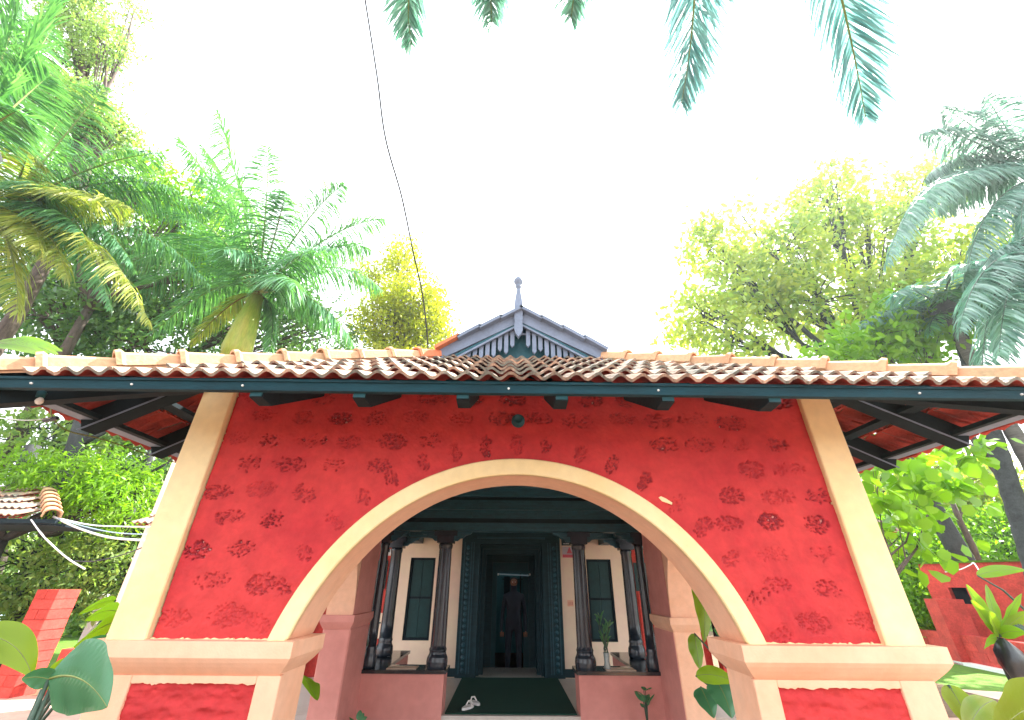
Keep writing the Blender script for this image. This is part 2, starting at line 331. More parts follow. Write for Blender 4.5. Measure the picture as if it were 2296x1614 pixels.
for sx in (-1, 1):
    xs_ = sorted((sx*1.953, sx*2.165)); mitre_box('pilaster', 'cream', xs_[0], xs_[1], Y0-.035, Y0+T, 1.33, 2.83)
    xs_ = sorted((sx*1.215, sx*2.13)); mitre_box('pier', 'peach', xs_[0], xs_[1], Y0, Y0+T, 0, 1.19)
    xs_ = sorted((sx*1.155, sx*2.225)); impost(xs_[0], xs_[1], Y0-.085, Y0+T+.05, 1.178, 1.332, .07, 'peach')
    for a, b in ((1.205, 1.325), (1.955, 2.14)):
        xs_ = sorted((sx*a, sx*b)); mitre_box('pier_strip', 'peach', xs_[0], xs_[1], Y0-.030, Y0+.01, 0, 1.182, .004)
    xs_ = sorted((sx*1.325, sx*1.955)); mitre_box('panel_border', 'peach', xs_[0], xs_[1], Y0-.030, Y0+.01, 1.152, 1.1815, .003)
    pp = [(sx*rs.uniform(1.4,1.9), rs.uniform(.5,1.12), .14, .06, rs.uniform(-.2,.2)) for _ in range(7)]
    xs_ = sorted((sx*1.323, sx*1.957)); o = relief('red_panel', xs_[0], xs_[1], .02, 1.155, .008, Y0-.012, [], None, 20+sx)
    # coarse lumps of bare laterite
    me = o.data; co = np.empty(len(me.vertices)*3, np.float32); me.vertices.foreach_get('co', co); co = co.reshape(-1,3)
    dd = np.zeros(len(co))
    for _ in range(700):
        u, v, r = rs.uniform(xs_[0],xs_[1]), rs.uniform(.3,1.15), .008+.05*rs.rand()**2.5; q = np.clip(1-((co[:,0]-u)/(r*1.8))**2-((co[:,2]-v)/(r*.7))**2, 0, 1)**.5; dd += q*rs.uniform(-.006,.007)
    co[:,1] = np.minimum(co[:,1]+dd-.004, Y0-.003); me.vertices.foreach_set('co', co.ravel()); me.update()
# ragged paint lines where cream meets red
for (x0_, x1_, z_, up_) in ((-1.95,-1.30,1.3325,1),(1.30,1.955,1.3325,1),(-1.95,-1.33,1.1519,-1),(1.33,1.95,1.1519,-1)):
    pts = [(x0_,z_),(x1_,z_)]; x = x1_; top_ = []
    while x > x0_: top_.append((x, z_+up_*abs(rs.normal(.003,.0035)))); x -= rs.uniform(.006,.022)
    s = MB(); s.prism(pts+top_+[(x0_,z_+up_*.002)], lambda u,v,d: (u,d,v), Y0-.0285 if up_ < 0 else Y0-.009, Y0+.004); s.build('paint_edge','cream' if up_ > 0 else 'peach',porch)
# side walls with their own arches, rear piers
XI, XO, YR, YB = 1.71, 2.0, 5.2, 5.86
for sx in (-1, 1):
    s = MB(); ya, yb = Y0+T, YR; c = (ya+yb)/2; r = (yb-ya)/2; n = 28
    ys = [c-r*math.cos(math.pi*i/n) for i in range(n+1)]; zs = [1.30+min(r*math.sin(math.pi*i/n), 9)*.93 for i in range(n+1)]
    for i in range(n):
        vs = [(sx*X, y, z) for X in (XI, XO) for (y,z) in ((ys[i],zs[i]),(ys[i+1],zs[i+1]),(ys[i+1],2.78),(ys[i],2.78))]
        s.add(vs, [(0,1,2,3),(7,6,5,4),(0,4,5,1),(3,2,6,7)])
    s.build('side_arch', 'peach', porch)
    xs_ = sorted((sx*XI, sx*XO)); mitre_box('rear_pier', 'peach' if sx > 0 else 'pink', xs_[0], xs_[1], YR, YB, 0, 2.78, .008)
    xs_ = sorted((sx*(XI-.035), sx*(XO+.035))); impost(xs_[0], xs_[1], YR-.045, YB+.01, 1.17, 1.30, .04, 'peach' if sx > 0 else 'pink')
    x0_, x1_ = sorted((sx*(XI-.006), sx*(XI-.001)))
    for a_, b_ in ((.0,1.165),(1.302,2.69)): s = MB(); s.box(x0_,x1_,YR+.004,YB-.004,a_,b_); s.build('pink_lining','pink',porch)
# round lamp and a peeled scrap of paint above the arch
s = MB(); s.lathe([(.045,0),(.045,.02),(.036,.028),(.034,.05),(.028,.055),(.02,.04),(.001,.038)], (0,0,0), 20)
o = s.build('round_spotlight', 'gdark', None, True); o.location = (.001, Y0-.002, 2.57); o.rotation_euler = (rad(90),0,0); tag(o, 'small round spotlight set in the red wall above the arch crown', 'lamp')
s = MB(); p = at(1490,1122,Y=Y0-.004)
s.prism([(-.035,.018),(-.02,.026),(.01,.012),(.045,-.012),(.04,-.024),(.012,-.014),(-.018,-.004)], lambda u,v,d: (p.x+u,d,p.z+v), Y0-.004, Y0+.003); s.build('plaster_chip', 'cream', porch)

# ------------------------------------------------------------------ roof
XL, XR, YF, ZE = -2.87, 3.12, 1.98, 2.56
GL, GR, YG, ZG = -.80, .92, 3.86, 3.72
af = math.atan2(ZG-ZE, YG-YF)
# one interlocking clay tile, two rolls, ribbed beneath. local: x across, y up-slope, z out
TW, TL, EX = .2305, .40, .335
def tile_mesh(name, lift=0.0, ribs=True, wob=0):
    s = MB(); n = 20; zs = [.0155*math.cos(4*math.pi*i/n+.6) for i in range(n+1)]; xs2 = [-TW/2+TW*i/n for i in range(n+1)]
    v = []
    for y, l in ((0,.038+lift),(TL,-.008)):
        for top in (1,0):
            v += [(xs2[i], y+(wob*math.sin(i*2.1) if y == 0 else 0), zs[i]+l+(.017 if top else 0)) for i in range(n+1)]
    k = n+1; f = []
    for i in range(n):
        f += [(i,i+1,2*k+i+1,2*k+i),(k+i+1,k+i,3*k+i,3*k+i+1),(i+1,i,k+i,k+i+1),(2*k+i,2*k+i+1,3*k+i+1,3*k+i)]
    f += [(0,2*k,3*k,k),(n,k+n,3*k+n,2*k+n)]
    s.add(v, f)
    if ribs:
        z = -.020
        for p, q in (((-.09,.09),(-.03,.28)),((-.03,.28),(.03,.09)),((.03,.09),(.09,.28)),((-.1,.08),(.1,.08))):
            s.beam((p[0],p[1],z),(q[0],q[1],z),.012,.012)
    me = bpy.data.meshes.new(name); me.from_pydata(s.v, [], s.f); me.update(); return me
tms = []
for i in range(4):
    me = tile_mesh('roof_tile', random.uniform(0,.006), True, random.uniform(0,.008)); me.materials.append(M['tile']); me.materials.append(M['tilein'])
    # underside faces take the unweathered clay
    for p in me.polygons:
        if p.normal.z < -.3 or p.index >= 82: p.material_index = 1
    tms.append(me)
def frame(o, x, y):   # rotation from columns x (across), y (upslope)
    x = Vector(x).normalized(); y = Vector(y).normalized(); z = x.cross(y)
    return Matrix(((x.x,y.x,z.x,o[0]),(x.y,y.y,z.y,o[1]),(x.z,y.z,z.z,o[2]),(0,0,0,1)))
def put_tile(o, x, y, joined=None):
    jm = Matrix.Rotation(random.gauss(0,.012), 4, 'Z')@Matrix.Rotation(random.gauss(0,.012), 4, 'X')@Matrix.Translation((0,random.gauss(0,.006),0))
    m = frame(o, x, y)@jm; me = random.choice(tms)
    if joined is not None: joined.append((me, m)); return
    t = bpy.data.objects.new('roof_tile', me); COL.objects.link(t); t.parent = porch; t.matrix_local = m
# front slope
up_f = Vector((0, math.cos(af), math.sin(af))); smax = (YG-YF)/math.cos(af)
row = 0
while row*EX < smax-.05:
    sp = row*EX; fr = min((sp+EX*(.75 if row else .25))/smax,1); xl = XL+(GL-XL)*fr; xr = XR+(GR-XR)*fr
    off = 0; nx = int((XR-XL)/TW)
    for c in range(nx+1):
        x = XL+.06+TW*(c+.5)
        if x-TW*.42 < xl or x+TW*.42 > xr: continue
        put_tile(Vector((x,YF-.034,ZE-.048))+up_f*sp, (1,0,0), up_f)
    row += 1
# side slopes, lower four courses one by one, the rest joined
joined = []
for side, X0, GX in ((-1, XL, GL), (1, XR, GR)):
    aS = math.atan2(ZG-ZE, abs(GX-X0)); up_s = Vector((-side*math.cos(aS), 0, math.sin(aS))); L = abs(GX-X0)/math.cos(aS)
    r = 0
    while r*EX < L-.05:
        sp = r*EX; ymin = YF+(YG-YF)*min((sp+EX*(.75 if r else .3))/L,1); y = YF+TW*.6
        while y < 8.2:
            if y > ymin+TW*.45:
                j = None if (r < 3 and y < 5.6) else joined
                put_tile(Vector((X0+side*.14, y, ZE-.040))+up_s*sp, (0, side, 0), up_s, j)
            y += TW
        r += 1
    # upper steep gable slope
    RX, RZ = .06, 4.20; aG = math.atan2(RZ-ZG, abs(RX-GX)); up_g = Vector((-side*math.cos(aG), 0, math.sin(aG))); L2 = abs(RX-GX)/math.cos(aG)
    for r in range(3):
        y = YG+.06
        while y < 8.2:
            put_tile(Vector((GX+side*.02, y, ZG+.02))+up_g*(r*L2/3), (0, side, 0), up_g, joined); y += TW
s = MB(); fi = []
for me, m in joined: 
    o0 = len(s.v); s.v += [tuple(m@v.co) for v in me.vertices]; s.f += [tuple(i+o0 for i in p.vertices) for p in me.polygons]; fi += [p.material_index for p in me.polygons]
o = s.build('upper_roof_tiles', 'tile', porch, kind='stuff'); o.data.materials.append(M['tilein']); o.data.polygons.foreach_set('material_index', fi)
# hip and ridge caps
def hip_mesh(l, name):
    s = MB(); n = 8; v = []
    for y, sc, lf in ((-.015,1.10,.008),(.012,1.13,.010),(.03,1.0,0),(l-.02,.86,-.006),(l+.03,.84,-.008)):
        for i in range(n+1):
            a = math.pi*i/n; v.append((-.105*sc*math.cos(a), y, .082*sc*math.sin(a)**.7+lf-.01 if 0 < i < n else -.040))
    k = n+1; R = 5
    f = [(j*k+i,j*k+i+1,(j+1)*k+i+1,(j+1)*k+i) for j in range(R-1) for i in range(n)]
    vb = [(x*.86,y,z-.014) for x,y,z in v]; o0 = len(v)
    f2 = [(o0+j*k+i,o0+(j+1)*k+i,o0+(j+1)*k+i+1,o0+j*k+i+1) for j in range(R-1) for i in range(n)]
    f3 = [(i,o0+i,o0+i+1,i+1) for i in range(n)]+[((R-1)*k+i+1,(R-1)*k+o0+i+1,(R-1)*k+o0+i,(R-1)*k+i) for i in range(n)]
    s.add(v+vb, f+f2+f3); me = bpy.data.meshes.new(name); me.from_pydata(s.v, [], s.f); me.update()
    me.polygons.foreach_set('use_smooth', [False]*len(me.polygons)); return me
for side, X0, GX in ((-1, XL, GL), (1, XR, GR)):
    p0 = Vector((X0+side*.07, YF-.07, ZE-.022)); p1 = Vector((GX, YG, ZG+.028)); n = 10; d = (p1-p0)/n
    hm = hip_mesh(d.length, 'hip_tile'); hm.materials.append(M['hip']); hm2 = hm.copy(); hm2.materials.clear(); hm2.materials.append(M['hipred'])
    xax = d.cross(Vector((0,0,1)))
    for i in range(n):
        q = p0+d*i+Vector((0,0,random.uniform(-.004,.008))); t = bpy.data.objects.new('hip_tile', hm2 if (side < 0 and i in (n-1,)) else hm); COL.objects.link(t); t.parent = porch
        dd = d+Vector((random.gauss(0,.006),random.gauss(0,.006),random.gauss(0,.006))); t.matrix_local = frame(q, dd.cross(Vector((0,0,1))), dd)
    # verge tiles climbing the gable edge, a step each
    q0 = Vector((GX+side*.04, YG-.10, ZG+.040)); q1 = Vector((.06, YG-.10, 4.255)); n = 4; d = (q1-q0)/n
    for i in range(n):
        a = q0+d*i; s = MB(); s.beam(a+Vector((0,.06,.004*i)), a+d*1.06+Vector((0,.06,.030)), .26, .034)
        s.build('verge_tile', 'hipred' if (side < 0 and i == 0) else 'lav', porch)
s = MB(); s.tube([(.06,YG+.03,4.23),(.06,8,4.23)], .07, 8); s.build('ridge_cap', 'hip', porch)
# fascia: a deep board with a rounded batten over it, and the boards along the sides
s = MB(); s.box(XL+.02, XR-.02, YF-.022, YF+.012, ZE-.088, ZE-.022); s.build('fascia_board', 'fascia', porch)
s = MB(); s.box(XL-.0, XR, YF-.030, YF-.0225, ZE-.040, ZE-.026); s.build('fascia_moulding', 'fascia', porch)
s = MB(); s.box(XL+.02, XR-.02, YF+.0125, YF+.075, ZE-.060, ZE-.025); s.build('eave_plate', 'woodr', porch)
for x in (62,290,541,1140,1475,2056,2282):
    p = at(x, 868, Y=YF-.03); s = MB(); s.lathe([(.005,0),(.006,.006),(.003,.010)], (0,0,0), 8); o = s.build('bolt', 'white', porch); o.location = (p.x, YF-.022, ZE-.064); o.rotation_euler = (rad(90),0,0)
# front rafters (they pass over the wall head)
def rafter(p, q, wd=.062, ht=.13, name='rafter'):
    s = MB(); s.beam(p, q, wd, ht); return s.build(name, 'woodr', porch)
for x in (-1.383,-.845,-.304,.215,.774,1.336):
    z = ZE-.112; s = MB()
    s.prism([(YF+.0125,ZE-.06),(YF+.0125,z),(YF+.115,z-.008),(2.60,z+.262),(3.5,z+.815),(3.5,z+.90)], lambda u,v,d: (d,u,v), x-.034, x+.034); s.build('rafter', 'woodr', porch)
    s = MB(); s.box(x-.030,x+.030,YF+.004,YF+.0122,z+.004,z+.035); s.build('rafter_tip', 'gdark', porch)
# side rafters and battens
for side, X0, GX in ((-1, XL, GL), (1, XR, GR)):
    aS = math.atan2(ZG-ZE, abs(GX-X0)); sl = math.tan(aS)
    for k in range(10):
        y = 2.60+.595*k+(.13 if side > 0 else 0)
        if y > 8: break
        top = X0-side*min(2.0, (y-YF)*1.12)
        o = rafter(Vector((X0-side*.05,y,ZE-.060)), Vector((top,y,ZE-.108+abs(top-X0)*sl)), .10, .125)
        s = MB(); s.beam(Vector((X0-side*.055,y-.0535,ZE-.116)), Vector((top,y-.0535,ZE-.164+abs(top-X0)*sl)), .005, .010); s.build('rafter_edge', 'lav', porch)
    # hip rafter
    a = Vector((X0-side*.01,YF+.02,ZE-.10)); b = Vector((GX,YG,ZG-.10)); s = MB(); s.beam(a,b,.10,.17); s.build('hip_rafter','woodr',porch)
    for r in range(0, 7):
        sp = r*EX*math.cos(aS)+.03; x = X0-side*(sp+.02); ys = YF+(YG-YF)*sp/abs(GX-X0)
        s = MB(); s.box(min(x,x-side*.115),max(x,x-side*.115),ys+.02,8,ZE-.060+sp*sl,ZE-.03+sp*sl-.002); s.build('batten','woodr',porch)
    x0_, x1_ = sorted((X0-side*.03, X0-side*.12)); s = MB(); s.box(x0_,x1_,YF+.08,8,ZE-.045,ZE-.035); s.build('eave_strip','lav',porch)
    # wall plate above the side walls
    s = MB(); x0, x1 = sorted((side*1.93, side*2.07)); s.box(x0,x1,Y0+.02,8,2.781,2.90); s.build('wall_plate','woodr',porch)
for r in range(1, 6):
    sp = r*EX*math.cos(af); s = MB(); z = ZE-.03+sp*math.tan(af); fr = sp/(YG-YF)
    s.box(XL+(GL-XL)*fr+.05, XR+(GR-XR)*fr-.05, YF+sp, YF+sp+.05, z-.05, z-.012); s.build('batten','woodr',porch)
# gable: dark void board, barge boards, pointed slats, finial
GY = YG-.02
s = MB(); s.prism([(GL+.02,ZG-.1),(GR-.02,ZG-.1),(.06,4.18)], lambda u,v,d: (u,d,v), GY+.06, GY+.10); s.build('gable_backing','gdark',porch)
AP = Vector((.05, GY-.06, 4.235))
for side, gx in ((-1, GL-.02), (1, GR+.04)):
    e = Vector((gx, GY-.06, ZG+.03)); d = e-AP
    s = MB(); s.beam(AP+Vector((side*.02,0,-.045)), e+Vector((0,0,-.045)), .035, .125); s.build('barge_board','lav',porch)
    s = MB(); s.beam(AP+Vector((side*.02,.004,-.125)), e+Vector((-side*.06,.004,-.125)), .03, .022); s.build('barge_moulding','gdark',porch)
    s = MB(); s.beam(AP+Vector((side*.02,-.012,-.150)), e+Vector((-side*.09,-.012,-.150)), .025, .020); s.build('barge_moulding','lav',porch)
    # slats
    L = abs(gx-.05)
    for k in range(11):
        x = .05+side*(.085+.066*k)
        zt = 4.235-.17-(abs(x-.05)/L)*(4.235-ZG-.03)
        ln = [.19,.235,.17,.20,.25,.30,.17,.13,.10,.08,.06][k] + (.0 if k else .0)
        ln = min(ln, max(zt-ZG+.03, .03))
        h = .022
        s = MB(); s.prism([(x-h,zt+.06),(x+h,zt+.06),(x+h,zt-ln+.028),(x,zt-ln),(x-h,zt-ln+.028)], lambda u,v,d: (u,d,v), GY-.045, GY-.02); s.build('gable_slat','lav',porch)
s = MB(); s.box(-.42,.55,GY-.018,GY+.0,4.0,4.022); s.build('slat_rail','lav',porch)
fx = .03
s = MB(); pts = [(0,3.915),(.026,3.955),(.045,4.0),(.047,4.06),(.040,4.10),(.046,4.16),(.047,4.28),(.046,4.34),(.038,4.42),(.026,4.50),(.021,4.56)]
s.prism([(fx+a,b) for a,b in pts]+[(fx-a,b) for a,b in pts[::-1][:-1]], lambda u,v,d: (u,d,v), GY-.115, GY-.065); s.build('finial_board','lav',porch)
s = MB(); s.lathe([(.022,-.02),(.022,.03),(.034,.045),(.036,.058),(.024,.066),(.036,.085),(.053,.115),(.054,.14),(.044,.165),(.022,.19),(.002,.21)], (fx,GY-.09,4.55), 14); s.build('finial_knob','lav',porch,True)
# porch ceiling and floor
s = MB(); s.box(-1.7,1.7,Y0+T+.001,5.79,2.70,2.73); s.build('porch_ceiling','wood',porch)
s = MB(); s.box(-2.1,2.1,2.5,5.45,.0,.10); s.build('porch_floor','floor',porch)
for k in range(5): s = MB(); s.box(-1.69,1.69,3.1+.6*k,3.18+.6*k,2.60,2.699); s.build('ceiling_joist','wood',porch)

# ================================================================== HOUSE
house = thing('veranda_house', 'veranda house with dark timber doorway and black columns behind the porch', 'house')
YV, YD, ZF, ZBN = 5.87, 7.97, .325, .735
s = MB(); s.box(-3.2,3.2,YV,8.9,0,ZF); s.build('veranda_floor','floor',house)
s = MB(); s.box(-.78,.78,5.45,5.868,0,.165); s.build('step','floor',house)
s = MB(); s.box(-.74,.74,YV+.05,YD-.02,ZF+.001,ZF+.012); s.build('carpet','carpet',house)
# sit-out benches: L-shaped, granite topped
for sx in (-1, 1):
    a, b = sorted((sx*.77, sx*1.705))
    s = MB(); s.box(a,b,YV-.02,YV+.30,0,ZBN-.035); s.build('bench_wall','pink',house)
    a, b = sorted((sx*.745, sx*1.708)); s = MB(); s.box(a,b,YV-.05,YV+.33,ZBN-.035,ZBN); s.build('bench_slab','granite',house)
    a, b = sorted((sx*1.50, sx*1.78)); s = MB(); s.box(a,b,YV+.331,7.4,0,ZBN-.035); s.build('bench_wall','pink',house)
    a, b = sorted((sx*1.475, sx*1.80)); s = MB(); s.box(a,b,YV+.331,7.4,ZBN-.035,ZBN-.001); s.build('bench_slab','granite',house)
    a, b = sorted((sx*1.1, sx*1.44)); s = MB(); s.box(a,b,YV-.0,YV+.2,ZBN+.001,ZBN+.006); s.build('marble_strip','wallcream',house)
# columns
H = 2.22-ZBN
def column(x, y, k, fl=True, r=.092, h=H):
    c = MB(); n = 48 if fl else 24
    prof = [(1.25,0),(1.32,.03),(1.34,.07),(1.28,.11),(1.10,.14),(1.05,.16),(1.12,.185),(1.02,.205),(1.0,.22)]+[(1.0-.12*q/6, .22+(h-.44)*q/6) for q in range(7)]
    prof += [(.95,h-.20),(1.0,h-.17),(.9,h-.15)]
    c.lathe([(r*a,z) for a,z in prof], (x,y,ZBN), n, (lambda a,kk: (1-.07*abs(math.sin(a*6))) if 8 <= kk <= 15 else 1) if fl else None)
    o = c.build('column', 'black', house, not fl)
    s = MB(); s.box(x-r*1.15,x+r*1.15,y-r*1.15,y+r*1.15,ZBN+h-.148,ZBN+h-.06); s.box(x-r*1.6,x+r*1.6,y-r*1.2,y+r*1.2,ZBN+h-.059,ZBN+h-.002)
    s.build('capital','black',house)
    for q in (-1,1):     # carved scroll brackets
        s = MB(); s.prism([(0,0),(.05,.0),(.085,.03),(.12,.035),(.16,.07),(.22,.085),(.24,.115),(0,.115)], lambda u,v,d: (x+q*(r*1.1+u),d,ZBN+h-.118+v-.001), y-.03, y+.03); s.build('bracket','wood',house)
    return o
for sx in (-1, 1):
    column(sx*.875, YV+.09, 0); column(sx*1.73, 6.85, 1, False, .088); column(sx*1.665, YV+.06, 2, False, .06)
# stepped entablature over the columns
zc = 2.222
for dz, dy, m in ((.10,.0,'wood'),(.05,-.03,'woodr'),(.11,-.02,'wood'),(.035,-.055,'wood'),(.09,-.035,'wood'),(.12,-.01,'woodr'),(.16,-.05,'wood')):
    s = MB(); s.box(-1.708,1.708,YV-.0+dy,YV+.2,zc,zc+dz-.001); s.build('entablature',m,house); zc += dz
for x in (-.55,-.25,.05,.35,.65):
    s = MB(); s.box(x-.012,x+.012,YV-.04,YV-.031,2.375,2.44); s.build('beam_peg','wood',house)
for sx in (-1,1):
    a, b = sorted((sx*1.55, sx*1.72)); s = MB(); s.box(a,b,YV+.201,YD-.01,2.222,2.42); s.build('side_beam','wood',house)
    s = MB(); a, b = sorted((sx*.87, sx*1.9)); s.box(a,b,6.78,6.92,2.221,2.34); s.build('cross_beam','wood',house)
s = MB(); s.box(-3.1,3.1,YV+.21,8.6,2.62,2.66); s.build('veranda_ceiling','wood',house)
for k in range(7): s = MB(); s.box(-3.0+k*1.0-.04,-3.0+k*1.0+.04,YV+.22,YD-.03,2.52,2.619); s.build('ceiling_joist','wood',house)
# back wall: cream centre, red wings
DX = .86
for sx in (-1,1):
    a, b = sorted((sx*DX, sx*1.31)); s = MB(); s.box(a,b,YD,YD+.15,ZF,2.62); s.build('back_wall','wallcream',house)
    a, b = sorted((sx*1.31, sx*1.74)); s = MB(); s.box(a,b,YD,YD+.15,ZF,.80); s.build('window_apron','wallcream',house); s = MB(); s.box(a,b,YD,YD+.15,2.0,2.62); s.build('window_head','wallcream',house)
    a, b = sorted((sx*1.74, sx*2.06)); s = MB(); s.box(a,b,YD,YD+.15,ZF,2.62); s.build('back_wall','wallcream',house)
    a, b = sorted((sx*2.06, sx*3.2)); s = MB(); s.box(a,b,YD-.02,YD+.15,ZF,2.62); s.build('red_wall','redflat',house)
    a, b = sorted((sx*DX, sx*2.06)); s = MB(); s.box(a,b,YD-.012,YD-.001,ZF+.012,ZF+.12); s.build('skirting','sgreen',house)
    # window: frame, two shutters, bar
    a, b = sorted((sx*1.31, sx*1.74)); f = MB()
    f.box(a,a+.035,YD+.02,YD+.10,.80,2.0); f.box(b-.035,b,YD+.02,YD+.10,.80,2.0); f.box(a+.0351,b-.0351,YD+.02,YD+.10,1.965,2.0); f.box(a+.0351,b-.0351,YD+.02,YD+.10,.80,.835); f.box(a+.0351,b-.0351,YD+.03,YD+.09,1.38,1.41)
    wf = f.build('window','woodr',house)
    for z0, z1 in ((.836,1.379),(1.411,1.964)):
        for q in (0,1):
            u0 = a+.036+q*(b-a-.072)/2; s = MB(); s.box(u0+.003,u0+(b-a-.072)/2-.003,YD+.045,YD+.07,z0,z1); s.build('shutter','green',wf)
for x, z0, z1, m in ((2.12,1.62,1.98,'green'),):
    for sx in (-1,1):
        a, b = sorted((sx*2.12,sx*2.6)); s = MB(); s.box(a,b,YD-.045,YD-.021,1.52,1.95); w_ = s.build('shutter_panel','green',house)
s = MB(); s.box(2.14,2.56,YD-.05,YD-.021,.35,1.49); d_ = s.build('red_door','redflat',house)
for x in (2.28,2.42): s = MB(); s.box(x,x+.02,YD-.062,YD-.0505,.4,1.44); s.build('door_batten','redflat',d_)
# main doorway: stepped timber frame and the passage behind
s = MB(); zt = 2.62
steps = [(DX,.60,YD-.03,YD+.14,2.62,2.28),(.60,.54,YD-.06,YD+.12,2.30,2.22),(.5999,.50,YD+.15,YD+.24,2.28,2.16),(.54,.44,YD+.25,YD+.40,2.20,2.08)]
for k,(xo,xi,ya,yb,zo,zi) in enumerate(steps):
    f = MB(); xo -= .0005*k; f.box(-xo,-xi,ya,yb,ZF+.001,zo); f.box(xi,xo,ya,yb,ZF+.001,zo); f.box(-xi+.0001,xi-.0001,ya,yb,zi,zo-.0005); f.build('door_frame','woodd',house)
for sx in (-1,1):
    for j,x in enumerate((.64,.68,.80)):
        s = MB(); x0, x1 = sorted((sx*x, sx*(x+.018))); s.box(x0,x1,YD-.042,YD-.0305,ZF+.05,2.25); s.build('frame_bead','wood',house)
    s = MB(); x0, x1 = sorted((sx*.71, sx*.79)); 
    for q in range(16): s.lathe([(.0,0),(.03,.004),(.018,.014),(.001,.016)], (0,0,0), 8)
    s = MB()
    for q in range(22):      # carved rosettes
        cz = .42+q*.083; cx = sx*.75; n = 8
        s.add([(cx+.034*math.cos(t*math.pi/4),YD-.031,cz+.034*math.sin(t*math.pi/4)) for t in range(8)]+[(cx,YD-.052,cz)], [(t,8,(t+1)%8) for t in range(8)])
    s.build('carving','wood',house,kind='stuff')
s = MB(); s.box(-.6,.6,YD-.058,YD-.0305,2.31,2.34); s.box(-.55,.55,YD-.058,YD-.0305,2.44,2.47); s.build('lintel_moulding','wood',house)
for sx in (-1,1):
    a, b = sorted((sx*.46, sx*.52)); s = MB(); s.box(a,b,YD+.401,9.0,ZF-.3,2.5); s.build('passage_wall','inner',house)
    a, b = sorted((sx*.345, sx*.4599)); s = MB(); s.box(a+.04,b+.04,8.9,8.99,0,2.1) if 0 else s.box(a,b,8.9,8.99,0,2.1); s.build('inner_door_frame','woodd',house)
s = MB(); s.box(-.344,.344,8.9,8.99,1.98,2.1); s.build('inner_door_frame','woodd',house)
s = MB(); s.box(-.52,.52,YD+.16,9.0,2.501,2.53); s.build('passage_ceiling','wood',house)
for sx in (-1,1):
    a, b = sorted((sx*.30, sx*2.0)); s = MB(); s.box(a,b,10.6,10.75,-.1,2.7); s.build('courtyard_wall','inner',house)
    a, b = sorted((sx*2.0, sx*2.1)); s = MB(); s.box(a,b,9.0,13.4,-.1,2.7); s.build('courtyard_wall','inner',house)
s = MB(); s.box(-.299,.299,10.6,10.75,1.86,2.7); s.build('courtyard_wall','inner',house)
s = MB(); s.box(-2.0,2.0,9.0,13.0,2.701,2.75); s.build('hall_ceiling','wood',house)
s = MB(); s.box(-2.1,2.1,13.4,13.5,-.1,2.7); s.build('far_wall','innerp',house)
f = MB(); f.box(-.15,.02,13.36,13.399,1.35,1.8); f.box(.3,.34,13.36,13.399,.4,2.0); f.box(-.2,.6,13.36,13.399,1.72,1.75); f.build('far_window','woodr',house)
s = MB(); s.box(-2.0,2.0,8.9,13.4,-.10,.0); s.build('hall_floor','granite',house)
# long wings either side, mostly behind the porch
for sx in (-1,1):
    xe = 5.9 if sx < 0 else 6.3
    a, b = sorted((sx*3.2, sx*xe)); s = MB(); s.box(a,b,7.6,7.75,.25,.90); s.build('wing_wall','redflat',house)
    s = MB(); s.box(a,b,7.6,7.75,0,.249); s.build('wing_plinth','stone',house)
    s = MB(); s.box(a,b,7.66,7.74,.901,2.3); s.build('wing_shutters','woodr',house)
    for k in range(7): s = MB(); x = sx*(3.3+k*.42); s.box(x-.03,x+.03,7.62,7.659,.902,2.3); s.build('shutter_post','wood',house)
    s = MB(); s.box(a,b,7.56,7.62,.86,.8999); s.build('wing_ledge','redflat',house)
    a, b = sorted((sx*2.75, sx*(xe+.30))); n = int((b-a)/TW)
    for r in range(3):
        for k in range(n):
            m = frame(Vector((a+TW*(k+.5), 7.25+r*.30, 2.40+r*.15)), (1,0,0), (0,.9,.44)); 
            if r < 2 and k in ((0,1,2) if sx < 0 else (n-1,n-2,n-3)):
                t_ = bpy.data.objects.new('wing_tile', tms[k%4]); COL.objects.link(t_); t_.parent = house; t_.matrix_local = m
            else:
                joined2 = globals().setdefault('J2', []); joined2.append((tms[k%4], m))
s = MB()
for me, m in J2: o0 = len(s.v); s.v += [tuple(m@v.co) for v in me.vertices]; s.f += [tuple(i+o0 for i in p.vertices) for p in me.polygons]
s.build('wing_roof_tiles','tile',house,kind='stuff')
s = MB(); s.lathe([(.17,0),(.17,.1),(.125,.14),(.12,1.5),(.115,3.9)], (-6.17,7.7,0), 16); s.build('corner_column','wallcream',house,True)
# electric boards on the left red wall
b1 = thing('meter_box','cream meter box mounted low on the red veranda wall','box')
p = at(845,1402,Y=YD-.06); s = MB(); s.box(p.x-.10,p.x+.10,YD-.11,YD-.021,p.z-.17,p.z+.17); s.build('case','wallcream',b1); s = MB(); s.box(p.x+.03,p.x+.07,YD-.118,YD-.111,p.z+.03,p.z+.05); s.build('window','sgreen',b1)
b2 = thing('junction_box','small white junction box on the dark red wall above the meter','box')
p = at(868,1238,Y=YD-.06); s = MB(); s.box(p.x-.07,p.x+.07,YD-.09,YD-.021,p.z-.05,p.z+.05); s.build('case','white',b2); s = MB(); s.box(p.x-.01,p.x+.05,YD-.098,YD-.091,p.z-.0,p.z+.05); s.build('switch','sgreen',b2)
s = MB(); s.tube([at(866,1205,Y=YD-.04),at(858,1240,Y=YD-.04),at(852,1290,Y=YD-.04),at(850,1370,Y=YD-.04)], .006, 5); s.build('wire','wirew',b2)
